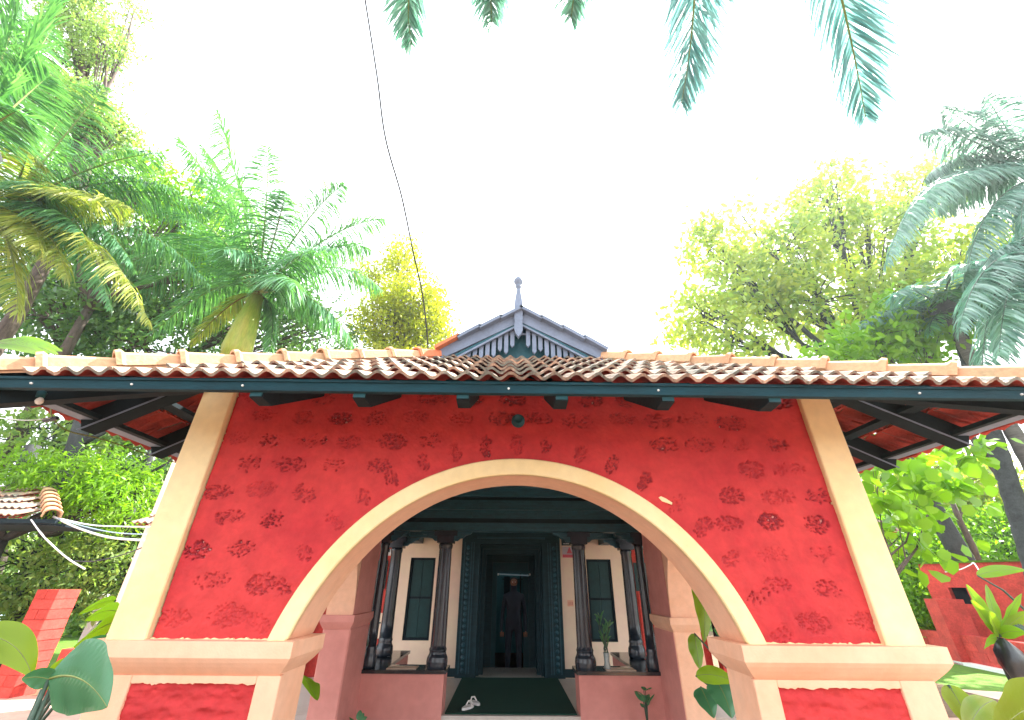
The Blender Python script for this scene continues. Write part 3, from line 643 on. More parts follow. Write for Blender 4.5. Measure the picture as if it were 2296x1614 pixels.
# signs
sg = thing('notice_board','black notice board with three white text lines beside the doorway','sign')
p0, p1 = at(1258,1205,Y=YD-.02), at(1293,1223,Y=YD-.02)
s = MB(); s.box(p0.x,p1.x+.06,YD-.025,YD-.004,p1.z,p0.z); s.build('panel','sgreen',sg)
for k,(a,b) in enumerate(((.02,.20),(.07,.14),(.03,.20))):
    s = MB(); z = p0.z-.028-.036*k; x = p0.x+a
    while x < p0.x+b: wd = random.uniform(.006,.012); s.box(x,x+wd,YD-.0272,YD-.0252,z-.007,z+.007); x += wd+.004
    s.build('lettering','white',sg)
ps = thing('warning_poster','pink and grey poster with triangle symbol under the black notice','poster')
q0, q1 = at(1260,1225,Y=YD-.02), at(1293,1250,Y=YD-.02)
s = MB(); s.box(q0.x,q1.x+.04,YD-.012,YD-.004,q1.z,q0.z-.003); s.build('sheet','sgrey',ps)
s = MB(); s.box(q0.x,q1.x+.04,YD-.0145,YD-.0125,q1.z,q1.z+.05); s.build('band','spink',ps)
s = MB(); cx = (q0.x+q1.x)/2; zz = q1.z+.065; s.prism([(cx-.05,zz),(cx+.05,zz),(cx,zz+.11)], lambda u,v,d: (u,d,v), YD-.0145, YD-.0125); s.build('triangle','spink',ps)
sw = thing('switch_plate','small pale switch plate on the cream wall right of the doorway','switch')
p = at(1279,1352,Y=YD); s = MB(); s.box(p.x-.055,p.x+.045,YD-.012,YD-.001,p.z-.045,p.z+.045); s.build('plate','peach',sw)
for q in (-.03,0,.025): s = MB(); s.box(p.x+q-.005,p.x+q+.008,YD-.017,YD-.0125,p.z-.025,p.z+.02); s.build('rocker','pink',sw)
# tube lamps
for k,(a,b,y,lb) in enumerate(((at(1083,1188,Y=7.6),at(1207,1188,Y=7.6),7.6,'long white tube lamp fixed above the main doorway'),(at(1119,1287,Y=8.7),at(1185,1290,Y=8.7),8.7,'short tube lamp inside the dark passage behind the doorway'))):
    tl = thing('tube_light', lb, 'lamp'); s = MB(); s.tube([a,b], .013, 8); s.build('tube','tube',tl)
    s = MB(); s.box(a.x-.03,b.x+.03,y+.02,y+.06,a.z+.014,a.z+.05); s.build('fitting','gdark',tl)
    for x in (a.x-.02,b.x+.02): s = MB(); s.box(x-.012,x+.012,y-.015,y+.03,a.z-.02,a.z+.0138); s.build('end_cap','white',tl)

# ================================================================== PERSON in the doorway
def skin_body(name, verts, edges, radii, m, parent, sub=2):
    me = bpy.data.meshes.new(name); me.from_pydata(verts, edges, []); o = link(name, me, parent)
    md = o.modifiers.new('skin','SKIN'); md.use_smooth_shade = True
    for i,r in enumerate(radii): me.skin_vertices[0].data[i].radius = r if hasattr(r,'__len__') else (r,r)
    me.skin_vertices[0].data[0].use_root = True
    sm = o.modifiers.new('sub','SUBSURF'); sm.levels = sub; sm.render_levels = sub
    me.materials.append(M[m]); return o
def person(px, py, h):
    P = thing('person', 'person in dark clothes standing in the doorway passage, arms at the sides', 'person'); P.location = (px, py, 0); k = h/1.70
    v = [(0,0,.93),(0,0,1.08),(0,0,1.25),(0,0,1.40),(0,-.01,1.49),(0,-.015,1.56),(0,-.02,1.63),
         (-.10,0,.90),(-.105,-.01,.50),(-.11,.01,.08),(-.12,-.10,.04), (.10,0,.90),(.105,-.01,.50),(.11,.01,.08),(.12,-.10,.04),
         (-.17,0,1.40),(-.22,.01,1.13),(-.235,-.05,.88),(-.235,-.07,.81), (.17,0,1.40),(.22,.01,1.13),(.235,-.05,.88),(.235,-.07,.81)]
    e = [(0,1),(1,2),(2,3),(3,4),(4,5),(5,6),(0,7),(7,8),(8,9),(9,10),(0,11),(11,12),(12,13),(13,14),(3,15),(15,16),(16,17),(17,18),(3,19),(19,20),(20,21),(21,22)]
    r = [(.15,.10),(.14,.095),(.16,.11),(.15,.10),(.055,.055),(.072,.085),(.065,.08),
         (.085,.085),(.06,.06),(.04,.045),(.035,.025),(.085,.085),(.06,.06),(.04,.045),(.035,.025),
         (.055,.055),(.04,.04),(.028,.028),(.032,.022),(.055,.055),(.04,.04),(.028,.028),(.032,.022)]
    v = [tuple(c*k for c in q) for q in v]; r = [tuple(c*k for c in q) for q in r]
    body = skin_body('body', v, e, r, 'shirt', P)
    s = MB(); s.lathe([(.001,1.575),(.04,1.58),(.062,1.61),(.07,1.65),(.062,1.69),(.035,1.715),(.001,1.72)], (0,-.045,0), 16); hd = s.build('face','skin',P,True); hd.scale = (k,k*1.0,k); 
    s = MB(); s.lathe([(.082,1.63),(.088,1.66),(.082,1.70),(.055,1.735),(.001,1.745)], (0,.0,0), 16); hr = s.build('hair','hair',P,True); hr.scale = (k,k,k)
    s = MB(); s.beam((0,-.125*k,1.655*k),(0,-.135*k,1.625*k),.016,.02); s.build('nose','skin',P)
    for q in (-1,1):
        s = MB(); s.lathe([(.001,0),(.008,.004),(.001,.008)], (0,0,0), 8); ey = s.build('eye','white',P); ey.location = (q*.028*k,-.117*k,1.655*k); ey.rotation_euler = (rad(90),0,0)
        for f in range(4):
            s = MB(); x = q*(.225+.010*(f-1.5)*2)*k; s.tube([(x,-.075*k-.004*f,.80*k),(x,-.085*k,.755*k),(x,-.080*k,.725*k)], [.009*k,.008*k,.006*k], 6); s.build('finger','skin',P)
        s = MB(); s.tube([(q*.235*k,-.10*k,.82*k),(q*.225*k,-.115*k,.78*k)], [.010*k,.008*k], 6); s.build('thumb','skin',P)
person(.075, 9.55, 1.69)

# ================================================================== GREENERY HELPERS
def frond_mesh(name, base, tip, arch, llen=.55, n=46, droop=.5, wid=.035, plume=.3, side=None, r0=.035, m=('frondg','rachis'), seed=0, parent=None, bare=.12, fwd0=.35, label=None):
    rs = np.random.RandomState(seed); base = Vector(base); tip = Vector(tip); mid = (base+tip)/2 + Vector(arch)
    def B(t): return base*(1-t)**2+mid*2*t*(1-t)+tip*t*t
    s = MB(); N = 12; s.tube([B(i/N) for i in range(N+1)], [max(r0*(1-i/N)**.8, .004) for i in range(N+1)], 5)
    nf0 = len(s.f); V = []; F = []
    for i in range(n):
        t = bare+(1-bare)*(i+.5)/n; p = B(t); d = (B(min(t+.01,1))-B(t-.01)).normalized()
        sd = d.cross(Vector((0,0,1)));  sd = sd.normalized() if sd.length > .05 else Vector((1,0,0))
        nn = sd.cross(d)
        L = llen*(math.sin(math.pi*min(1,.18+t*.78))**.55)*(1 if t < .9 else .75)
        for q in (-1,1):
            fwd = fwd0+.65*t + rs.normal(0,.10); pl = rs.normal(0,plume)
            dr = (sd*q + d*fwd + nn*pl*.7).normalized()
            l = L*rs.uniform(.85,1.1); g = droop*rs.uniform(.7,1.3)
            pts = []; cur = p.copy(); dd = dr.copy(); st = 3
            for j in range(st+1):
                pts.append(cur.copy()); dd = (dd+Vector((0,0,-g*.42))).normalized(); cur = cur+dd*(l/st)
            wv = dr.cross(Vector((0,0,1))); wv = wv.normalized() if wv.length > .1 else d
            wv = (wv*.8+Vector((rs.normal(0,.5),rs.normal(0,.5),rs.normal(0,.5)))*.7).normalized()
            ws = [wid*.55, wid, wid*.75, .002]; o = len(s.v)+len(V)
            for j in range(st+1): V += [tuple(pts[j]-wv*ws[j]*.6), tuple(pts[j]+wv*ws[j]*.6)]
            F += [(o+2*j,o+2*j+1,o+2*j+3,o+2*j+2) for j in range(st)]
    s.v += V; s.f += F
    me = bpy.data.meshes.new(name); me.from_pydata(s.v, [], s.f); me.update(); me.materials.append(M[m[0]]); me.materials.append(M[m[1]])
    me.polygons.foreach_set('material_index', [1]*nf0+[0]*len(F)); o = link(name, me, parent)
    if label: o['label'] = label
    return o
def broad_tree(name, label, cat, base, crowns, n, size, m, group=None, trunk_r=.18, bark='bark', shape=.45, seed=0, clump=.45, forks=True, droop=.3, per=26):
    """crowns: list of (centre, (rx,ry,rz)); leaves are clustered on twig ends"""
    rs = np.random.RandomState(seed); T = thing(name, label, cat, group); base = Vector(base)
    cs = [Vector(c) for c,_ in crowns]; top = sum(cs, Vector())/len(cs)
    s = MB(); k = 6; low = Vector((base.x*.75+top.x*.25, base.y*.75+top.y*.25, base.z+(min(c.z for c in cs)-base.z)*.75))
    pts = [base.lerp(low, i/k)+Vector((rs.normal(0,.06),rs.normal(0,.06),0))*(1 if 0 < i < k else 0) for i in range(k+1)]
    s.tube(pts, [trunk_r*(1.15-.5*i/k) for i in range(k+1)], 9); s.build('trunk', bark, T, True)
    tot = sum(r[0]*r[1]*r[2] for _,r in crowns)
    LV = []; 
    for c, r in crowns:
        c = Vector(c); l = MB()
        pts = [low.lerp(c, i/4)+Vector((rs.normal(0,.1),rs.normal(0,.1),rs.normal(0,.08)))*(1 if 0 < i < 4 else 0) for i in range(5)]
        l.tube(pts, [trunk_r*.5*(1-.2*i) for i in range(5)], 6)
        nt = int(n*r[0]*r[1]*r[2]/tot/per)+1
        for j in range(nt):
            u = rs.randn(3); u /= np.linalg.norm(u); rr = rs.uniform(.35,1)**.5
            e = c+Vector((u[0]*r[0]*rr, u[1]*r[1]*rr, u[2]*r[2]*rr))
            if j % 3 == 0 and forks: l.tube([pts[2+j%3] if j%2 else c, (c+e)/2+Vector((0,0,.12)), e], [trunk_r*.13,trunk_r*.09,.008], 4)
            LV.append((e, clump*rs.uniform(.6,1.3), int(per*rs.uniform(.5,1.5))))
        l.build('limb', bark, T, True)
    V = []; 
    cen = np.concatenate([np.repeat(np.array([tuple(e)]), q, 0)+rs.randn(q,3)*cl*.5 for e,cl,q in LV if q > 0])
    N = len(cen); d = rs.randn(N,3); d[:,2] -= droop*1.5; d /= np.linalg.norm(d,axis=1)[:,None]
    up_ = rs.randn(N,3)*.6+np.array([0,0,1.]); a = np.cross(d, up_); a /= np.linalg.norm(a,axis=1)[:,None]; nn = np.cross(a,d)
    sz = size*rs.uniform(.6,1.25,N)[:,None]
    P = np.stack([cen, cen+d*sz*.35+a*sz*shape*.5+nn*sz*.05, cen+d*sz*.75+a*sz*shape*.38+nn*sz*.02, cen+d*sz-nn*sz*.08, cen+d*sz*.75-a*sz*shape*.38+nn*sz*.02, cen+d*sz*.35-a*sz*shape*.5+nn*sz*.05], 1)
    F = np.arange(N*6).reshape(N,6)
    mesh_np('crown', P.reshape(-1,3), F, m, T, kind='stuff')
    return T
def blade(name, base, tip, width, side, m, parent, arch=(0,0,0), n=10, fold=.25, label=None, wave=.0, seed=0, rm='rachis'):
    """one big leaf with midrib"""
    rs = np.random.RandomState(seed); base = Vector(base); tip = Vector(tip); mid = (base+tip)/2+Vector(arch); side = Vector(side).normalized()
    B = lambda t: base*(1-t)**2+mid*2*t*(1-t)+tip*t*t
    s = MB(); cols = 9; v = []
    for i in range(n+1):
        t = i/n; p = B(t); d = (B(min(t+.02,1))-B(max(t-.02,0))).normalized(); sd = (side-d*side.dot(d)).normalized(); nn = sd.cross(d)
        w = width*.5*(math.sin(math.pi*min(max(t**.72,.0),1))**.75)+.002
        for j in range(cols):
            q = (j/(cols-1))*2-1; v.append(p+sd*w*q+nn*(fold*w*abs(q)**1.5+wave*w*math.sin(t*17+q*2+seed)*abs(q)+.11*w*math.cos(i*math.pi)*(1-q*q)*abs(q)**.4))
    s.add(v, [(i*cols+j,i*cols+j+1,(i+1)*cols+j+1,(i+1)*cols+j) for i in range(n) for j in range(cols-1)])
    nf = len(s.f); s.tube([B(i/n) for i in range(n+1)], [max(width*.022*(1-i/n),.0015) for i in range(n+1)], 5)
    me = bpy.data.meshes.new(name); me.from_pydata([tuple(x) for x in s.v], [], s.f); me.update(); me.materials.append(M[m]); me.materials.append(M[rm])
    me.polygons.foreach_set('material_index', [0]*nf+[1]*(len(s.f)-nf)); me.polygons.foreach_set('use_smooth',[True]*len(s.f)); o = link(name, me, parent)
    if label: o['label'] = label
    return o

# ================================================================== PALMS
def palm(name, label, base, crown, fronds, group='palms around the porch', shaft=None, r=.14, m=('frondg','rachis'), seed=0, llen=.6, n=48, wid=.04, droop=.5, bark='pbark'):
    T = thing(name, label, 'palm tree', group); base = Vector(base); crown = Vector(crown); s = MB(); K = 40; pts = []; rr = []
    top = crown if not shaft else crown-Vector((0,0,shaft))
    for i in range(K+1):
        f = i/K; pts.append(base.lerp(top, f)+Vector((.12*math.sin(f*2.5),.05*math.sin(f*3),0))*(1-f)*1.0); rr.append(r*(1.15-.3*f)*(1.06 if i%2 else .98))
    s.tube(pts, rr, 12); s.build('trunk',bark,T,True)
    if shaft:
        s = MB(); s.tube([top+Vector((0,0,-.02)), top+Vector((0,0,shaft*.15)), top+Vector((0,0,shaft*.5)), crown], [r*1.0,r*1.28,r*1.05,r*.55], 14); s.build('crownshaft','shaft',T,True)
        s = MB(); s.tube([crown+Vector((0,0,-.06)), crown+Vector((0,0,.12))], [r*.62,r*.3], 10); s.build('crown_heart','brown',T,True)
    else:
        s = MB(); s.lathe([(r*.8,-.4),(r*1.7,-.15),(r*1.9,.1),(r*1.1,.35),(.02,.5)], crown, 12, lambda a,k: 1+.18*math.sin(a*5+k)); s.build('crown_heart','bark_d',T,True)
    for i, fd in enumerate(fronds):
        tip, arch = fd[0], fd[1]; kw = fd[2] if len(fd) > 2 else {}
        L = (Vector(tip)-crown).length
        a = dict(llen=llen, n=n, wid=wid, droop=droop, m=m, seed=seed*50+i, parent=T); a.update(kw)
        frond_mesh('frond', crown+Vector((random.uniform(-.05,.05),random.uniform(-.05,.05),.05)), tip, arch, **a)
    return T
YL = dict(m=('frondy','rachis'))
# royal palm left of the gable
c1 = at(577,662,Y=10)
R1 = [(600,330,8.0,.6),(760,560,8.2,1.2),(500,560,8.0,1.2),(300,560,10.8,2.6),(455,330,9.6,1.2),(830,560,11.5,1.8),(250,680,12.0,2.4),(740,740,11.0,1.6),(488,252,7.8,.5),(402,312,8.6,.9),(640,430,8.4,1.2),(770,415,9.6,1.6),(862,492,10.5,1.6),(855,650,10.8,2.0),(800,782,10.4,1.5),(700,560,7.8,.6),(665,640,7.2,.9),(235,610,10.5,2.6),(330,470,11.5,2.0),(345,745,11,2.0),(430,560,12.5,2.4),(700,700,12.6,1.2),(520,420,12.5,2.2)]
fr = [(at(x,y,Y=Y), (0,0,h), dict(llen=1.1,plume=.45)) for x,y,Y,h in R1]
fr += [(at(425,775,Y=10.6), (0,0,1.1), dict(m=('frondy','brown'),llen=.6,droop=.9)), (at(600,800,Y=10.8), (.3,0,.8), dict(m=('frondg','rachisd'),droop=.9))]
palm('royal_palm','royal palm with bright green crownshaft rising behind the left roof slope',(c1.x,c1.y,0),c1,fr,shaft=2.2,r=.30,seed=1,n=100,wid=.034,droop=1.15)
# coconut palm at the left edge, yellowish fronds
c2 = at(-15,490,Y=7.4)
L2 = [(400,430,8.2,1.6,0),(300,470,7.4,1.2,1),(100,420,6.6,.8,0),(250,690,8.0,1.6,0),(180,520,7.0,1.0,0),(90,560,6.8,.9,1),(235,195,6.6,.7,0),(365,345,7.3,1.3,0),(480,480,9.3,2.0,0),(335,725,7.2,1.8,1),(215,450,6.6,1.0,1),(150,620,7.2,1.1,1),(140,250,7.9,1.0,0),(300,600,8.2,1.8,0),(60,330,6.3,.8,1),(40,700,7.2,.5,1),(470,640,9.6,2.1,0)]
fr = [(at(x,y,Y=Y), (0,0,h), dict(m=('frondy' if q else 'frondg','rachis'))) for x,y,Y,h,q in L2]
palm('coconut_palm','coconut palm at the left edge with arching yellow green fronds',(c2.x-.3,c2.y+.3,0),c2,fr,r=.22,seed=2,llen=1.05,n=105,wid=.034,droop=1.1,m=('frondg','rachis'))
# palm in the upper left corner
c3 = at(-70,330,Y=5.2)
fr = [(at(x,y,Y=Y), (0,0,h)) for x,y,Y,h in ((140,-20,4.6,.2),(60,-60,4.4,.3),(120,60,5.4,.6),(40,250,4.6,.5),(110,170,5.2,.7),(-20,60,5,.5))]
palm('tall_palm','dark fronded palm filling the upper left corner above the coconut palm',(c3.x-.5,c3.y,0),c3,fr,r=.2,seed=3,llen=.9,n=110,wid=.038,droop=.45,m=('frondg','rachis'))
# overhead palm behind the photographer
c4 = Vector((.9,-.9,9.4))
fr = []
for x,y,z,xt,sd in ((922,100,6.0,868,0),(1102,50,6.2,1085,0),(1280,40,6.3,1306,0),(1527,232,6.0,1612,1),(1940,262,6.0,1872,1),(700,-40,6.0,640,0),(1640,-30,6.6,1700,0)):
    t = at(x,y,Z=z); c = at(xt,-190,Z=z+1.5); fr.append((t, c-(t+c4)/2, dict(m=('frondp' if sd else 'frondb','rachis'), llen=.85 if sd else .62, n=200, wid=.019, droop=.45, plume=.8, bare=.3, fwd0=1.0)))
palm('overhanging_palm','tall palm whose frond tips hang into the top of the view',(.9,-1.5,0),c4,fr,r=.17,seed=4)
# right hand palms
c5 = at(2335,400,Y=8.6)
fr = [(at(x,y,Y=Y), (0,0,h)) for x,y,Y,h in ((2062,300,8.2,2.0),(1985,590,8.2,3.2),(2075,400,9.6,2.0),(2010,520,9.4,2.8),(2110,240,7.8,1.2),(2160,640,8.0,1.5),(2290,520,7.4,.6),(2210,215,7.6,.5),(2380,250,8,1),(2260,800,8.2,.8),(2100,470,10,1.6),(2320,760,8.4,.8))]
palm('right_edge_palm','blue green palm with drooping combed fronds at the right edge',(c5.x+.9,c5.y+.2,0),c5,fr,r=.18,seed=5,llen=1.35,n=170,wid=.040,droop=2.0,m=('frondb','rachisd'))
c6 = at(2330,560,Y=6.8)
fr = [(at(x,y,Y=Y), (0,0,h)) for x,y,Y,h in ((2150,740,6.4,1.0),(2240,790,6.2,.6),(2200,900,6.8,1.3),(2330,700,6.2,.5),(2190,640,7.2,.9))]
palm('drooping_palm','nearer palm with heavy hanging fronds just above the right roof end',(c6.x+3.3,c6.y+.2,0),c6,fr,r=.18,seed=6,llen=.95,n=140,wid=.036,droop=1.0,m=('frondb','rachisd'))
c7 = at(2140,715,Y=9.3)
fr = [(c7+Vector((1.3*math.cos(a),1.2*math.sin(a),random.uniform(-.8,.5))), (0,0,.7)) for a in [k*.63+.2 for k in range(10)]]
palm('small_crowned_palm','dark trunked palm with small crown rising behind the right eave',(10.15,9.25,0),c7,fr,bark='bark_d',r=.17,seed=7,llen=.55,n=36,wid=.045,droop=.8,m=('frondg','rachisd'))
c8 = Vector((11.9,9.2,8.3))
fr = [(c8+Vector((2.6*math.cos(a),2*math.sin(a),random.uniform(-.6,1))), (0,0,.9)) for a in [k*.78+.5 for k in range(8)]]
palm('leaning_palm','grey barked palm standing at the right edge beyond the red gate',(11.35,9.0,0),c8,fr,r=.15,seed=8,llen=.8,n=70,wid=.05,droop=.8,m=('frondb','rachisd'))

# ================================================================== TREES
def tr(p, Y): return tuple(at(p[0], p[1], Y=Y))
broad_tree('flowering_tree','yellow green tree rising between royal palm and gable','tree',(-5.2,15,0),
  [(tr((905,590),15),(.9,1.1,1.1)),(tr((930,680),15),(1.5,1.5,1.2)),(tr((870,720),15),(1.5,1.5,1.3)),(tr((960,740),15),(1.1,1.3,.9)),(tr((840,620),15.4),(.8,1,.8)),(tr((900,850),15),(2,1.5,1.5))],22000,.17,'leafy','trees round the house',.16,clump=.5,seed=11)
broad_tree('spreading_tree','large pale green tree with open branches beyond the right roof slope','tree',(12.5,12.6,0),
  [(tr((1590,560),13),(1.2,1.4,1.3)),(tr((1660,640),13),(1.9,1.8,1.4)),(tr((1580,720),13),(1.6,1.6,1.0)),(tr((1760,560),13),(1.8,1.8,1.6)),(tr((1860,450),13.4),(1.7,1.8,1.6)),(tr((1950,540),13.4),(2.0,1.8,1.7)),(tr((1830,680),13),(2.3,2,1.5)),(tr((1990,690),13.4),(2.2,2,1.5)),(tr((2060,440),14),(1.8,1.8,1.4)),(tr((1640,770),13),(1.6,1.5,.9)),(tr((1860,400),13.2),(.9,.9,.7)),(tr((1660,480),13.2),(.7,.7,.7)),(tr((2150,600),14),(2.0,2,2))],22000,.28,'leafr','trees round the house',.26,clump=.62,seed=12,bark='bark_d',per=24)
broad_tree('bright_shrub_tree','bright young tree with large lime leaves above the right hip tiles','tree',(11.5,9.6,0),
  [(tr((1960,770),10),(1.0,1,.6)),(tr((2060,760),10),(1.2,1,.7)),(tr((1880,800),10),(.8,1,.4)),(tr((2010,700),10.2),(.8,.8,.5))],2600,.26,'leafb','trees round the house',.1,clump=.4,seed=13,per=14)
broad_tree('feathery_tree','airy small leaved tree branches reaching in at the upper left corner','tree',(-13,9.5,0),
  [(tr((190,60),8),(1.5,1.3,1.2)),(tr((240,110),8),(.9,1,.9)),(tr((120,160),8.4),(1.3,1.3,1.2)),(tr((300,20),8),(.5,.7,.5)),(tr((170,260),8.6),(1.6,1.4,1.2)),(tr((250,290),9),(.8,1,.7))],20000,.13,'leaf1','trees round the house',.22,clump=.38,seed=14,droop=.8,per=30)
broad_tree('dark_tree','dense dark green tree behind the left palms','tree',(-14.5,13,0),
  [(tr((60,600),12.5),(2.6,2,2.4)),(tr((250,660),13),(2.6,2,2.2)),(tr((150,720),12),(2.2,2,1.6)),(tr((430,640),14),(2.4,2,2.2)),(tr((340,520),14),(2.0,2,1.8)),(tr((560,720),14.5),(2.6,2,1.6)),(tr((700,740),15),(2.0,2,1.3)),(tr((320,780),13),(2.4,2,1.4))],27000,.22,'leaf2','trees round the house',.3,clump=.7,seed=15,per=40)
broad_tree('lime_tree','sunlit lime green tree between the left palms','tree',(-13.2,11,0),
  [(tr((420,470),12),(1.6,1.4,1.2)),(tr((300,400),12),(1.6,1.4,1.2)),(tr((140,380),11),(1.4,1.4,1.2)),(tr((160,230),11),(1.0,1.2,1)),(tr((500,600),12.6),(1.5,1.4,1.3))],11000,.2,'leafb','trees round the house',.2,clump=.55,seed=16)
# under the eaves, left
broad_tree('understorey_tree','tree with two dark leaning trunks seen under the left eave','tree',(-10.2,10,0),
  [(tr((60,1010),11),(1.8,1.4,1.0)),(tr((200,1040),11),(1.5,1.4,.9)),(tr((320,1040),11.5),(1.4,1.4,.9)),(tr((120,960),11),(1.6,1.4,.8)),(tr((350,950),12),(1.6,1.5,1.1))],7500,.16,'leaf1','garden trees left of the porch',.2,'bark_d',clump=.4,seed=17,per=34)
broad_tree('fern_leaved_tree','bright feathery green tree beside the small tiled roof','tree',(-9.9,8.5,0),
  [(tr((180,1080),8.6),(.9,.8,.5)),(tr((260,1120),8.6),(.8,.8,.5)),(tr((90,1060),8.6),(.7,.8,.4)),(tr((280,1060),8.8),(.6,.7,.4))],7500,.13,'leafb','garden trees left of the porch',.12,'bark_d',clump=.28,seed=18,shape=.25,per=30)
broad_tree('bushy_tree','round bushy tree with small leaves under the hanging cables','tree',(-10.2,10.3,0),
  [(tr((90,1260),10),(1.7,1.2,.9)),(tr((240,1270),10),(1.4,1.2,.8)),(tr((150,1190),10.6),(1.8,1.2,.7)),(tr((330,1200),11),(1.1,1.1,.8)),(tr((60,1340),10),(1.5,1.2,.5)),(tr((300,1330),10.5),(1.2,1,.5))],11500,.12,'leaf1','garden trees left of the porch',.16,'bark_d',clump=.4,seed=19,per=40)
broad_tree('slender_tree','slim dark stemmed tree tangled with creeper near the pale column','tree',(-8.6,10.6,0),
  [(tr((330,1090),10.6),(.8,.8,.7)),(tr((370,1150),11),(.7,.8,.6)),(tr((300,1150),10.8),(.7,.8,.6))],5500,.12,'leaf2','garden trees left of the porch',.11,'bark_d',clump=.35,seed=20)
for pts, r, lb in (([(75,1000),(40,1080),(0,1150),(-30,1230)],.13,'dark leaning trunk nearest the left edge under the eave'),([(190,930),(170,1000),(140,1085),(112,1200)],.15,'thick dark trunk rising behind the small tiled shelter'),([(345,1000),(318,1070),(292,1150),(280,1200)],.07,'thin dark trunk wrapped in creeper near the pale column')):
    T_ = thing('tree_trunk', lb, 'tree', 'dark trunks under the left eave'); s = MB(); s.tube([at(x,y,Y=9.0) for x,y in pts], [r,r*1.05,r*1.1,r*1.15], 9); s.build('trunk','bark_d',T_,True)
    s = MB(); q = at(*pts[1],Y=9.0); s.tube([q, q+Vector((.35,.1,.35)), q+Vector((.55,.1,.8))], [r*.5,r*.35,r*.2], 6); s.build('limb','bark_d',T_,True)
# right, under the eave
broad_tree('heart_leaved_vine','climber with large round leaves beside the right pilaster','vine',(3.7,5.2,0),
  [(tr((1985,1040),5.4),(.42,.4,.30)),(tr((2080,1060),5.6),(.5,.4,.26)),(tr((1960,1120),5.2),(.22,.3,.22)),(tr((2030,1150),5.6),(.25,.4,.2)),(tr((2040,1240),5.6),(.16,.3,.3)),(tr((2160,1000),6.4),(.4,.4,.25))],430,.19,'leafb','garden trees right of the porch',.03,'bark',clump=.3,seed=21,shape=.85,per=8,droop=.8)
broad_tree('lime_hedge_tree','sunlit yellow green bush behind the red gate','bush',(12.5,15,0),
  [(tr((2060,1210),15),(2.0,1.2,1.1)),(tr((2140,1290),15),(2.2,1.2,1.1)),(tr((2050,1330),14),(1.6,1.2,1.2)),(tr((2250,1220),15.5),(2.2,1.2,1.2)),(tr((2100,1390),13.8),(1.6,1,.6)),(tr((1990,1240),14.5),(1.3,1.2,1.5))],26000,.15,'leafb','garden trees right of the porch',.12,'bark_d',clump=.5,seed=22,per=40)
broad_tree('background_tree','hazy green tree filling the gap right of the eave','tree',(15,17,0),
  [(tr((2230,1080),17),(1.8,1.5,1.3)),(tr((2110,1090),17),(1.8,1.5,1.0)),(tr((2000,1110),16.5),(1.4,1.4,1.2)),(tr((2290,1160),17),(1.5,1.4,1.6)),(tr((2040,990),17),(1.4,1.3,.8))],13000,.2,'leafr','garden trees right of the porch',.2,'bark',clump=.6,seed=23)
T_ = thing('tree_trunk', 'thin pale trunk standing behind the top of the red gate wall', 'tree'); s = MB(); s.tube([at(2205,1290,Y=13),at(2180,1225,Y=13),at(2150,1165,Y=13),at(2132,1120,Y=13)], [.09,.085,.075,.06], 8); s.build('trunk','bark',T_,True)
s = MB(); s.tube([at(2150,1165,Y=13),at(2165,1110,Y=13.3),at(2185,1080,Y=13.5)], [.05,.035,.02], 6); s.build('limb','bark',T_,True)
# leafy mass far off on both sides
def mass(name, boxes, n, size, m, seed):
    rs = np.random.RandomState(seed); C = []
    for (x0,x1,y0,y1,z0,z1) in boxes:
        k = n//len(boxes); q = rs.rand(k//30,3)*[x1-x0,y1-y0,z1-z0]+[x0,y0,z0]; q[:,2] *= 1-.25*rs.rand(len(q)); C.append(np.repeat(q,30,0)+rs.randn(len(q)*30,3)*.45)
    cen = np.concatenate(C); N = len(cen); d = rs.randn(N,3); d /= np.linalg.norm(d,axis=1)[:,None]; a = np.cross(d, rs.randn(N,3)); a /= np.linalg.norm(a,axis=1)[:,None]; sz = size*rs.uniform(.6,1.3,N)[:,None]
    P = np.stack([cen,cen+d*sz*.5+a*sz*.25,cen+d*sz,cen+d*sz*.5-a*sz*.25],1)
    mesh_np(name, P.reshape(-1,3), np.arange(N*4).reshape(N,4), m, None, kind='stuff', label='distant leafy undergrowth beyond the garden wall', category='undergrowth')
mass('undergrowth', [(-26,-13,16,20,.1,3.2),(-13,-6,17,21,.1,4.6)], 30000, .34, 'leaf1', 31)
mass('undergrowth', [(9,17,19,23,.1,2.6),(17,30,17,24,.1,4.5)], 26000, .34, 'leaf1', 32)

# ================================================================== LARGE LEAVED PLANTS
def big_plant(name, label, root, leaves, group, seed):
    T = thing(name, label, 'plant', group)
    for i,(b,t,wd,sd,m,arch,lb) in enumerate(leaves):
        b = Vector(b); blade('leaf', b, t, wd, sd, m, T, arch, 36, .18, lb, .06, seed*10+i)
        s = MB(); s.tube([Vector(root)+Vector((random.uniform(-.04,.04),0,0)), Vector(root).lerp(b,.6)+Vector((0,0,.10)), b], [.014,.010,.007], 6); s.build('stem','rachisd',T,True)
    return T
gL = 'broad leaved plants round the porch'
root = (-1.80,1.98,0)
big_plant('broad_leaved_plant','plant with one huge dark green leaf in front of left pier',root,[
  (at(110,1522,Y=2.05),at(240,1585,Y=1.9),.235,(.25,-.1,1),'big1',(0,-.02,.085),None),
  (at(120,1528,Y=2.06),at(48,1522,Y=2.0),.07,(0,-.3,1),'big1',(0,0,.02),None),
  (at(95,1545,Y=2.2),at(190,1478,Y=2.3),.10,(.2,.3,-1),'big2',(-.02,0,.03),'lime yellow leaf behind the dark one')],gL,1)
big_plant('broad_leaved_plant','plant with drooping half yellow leaf at the left frame edge',(-2.2,2.2,0),[
  (at(-70,1425,Y=2.1),at(72,1518,Y=2.15),.13,(-.6,.2,1),'big2',(.03,0,.09),None)],gL,2)
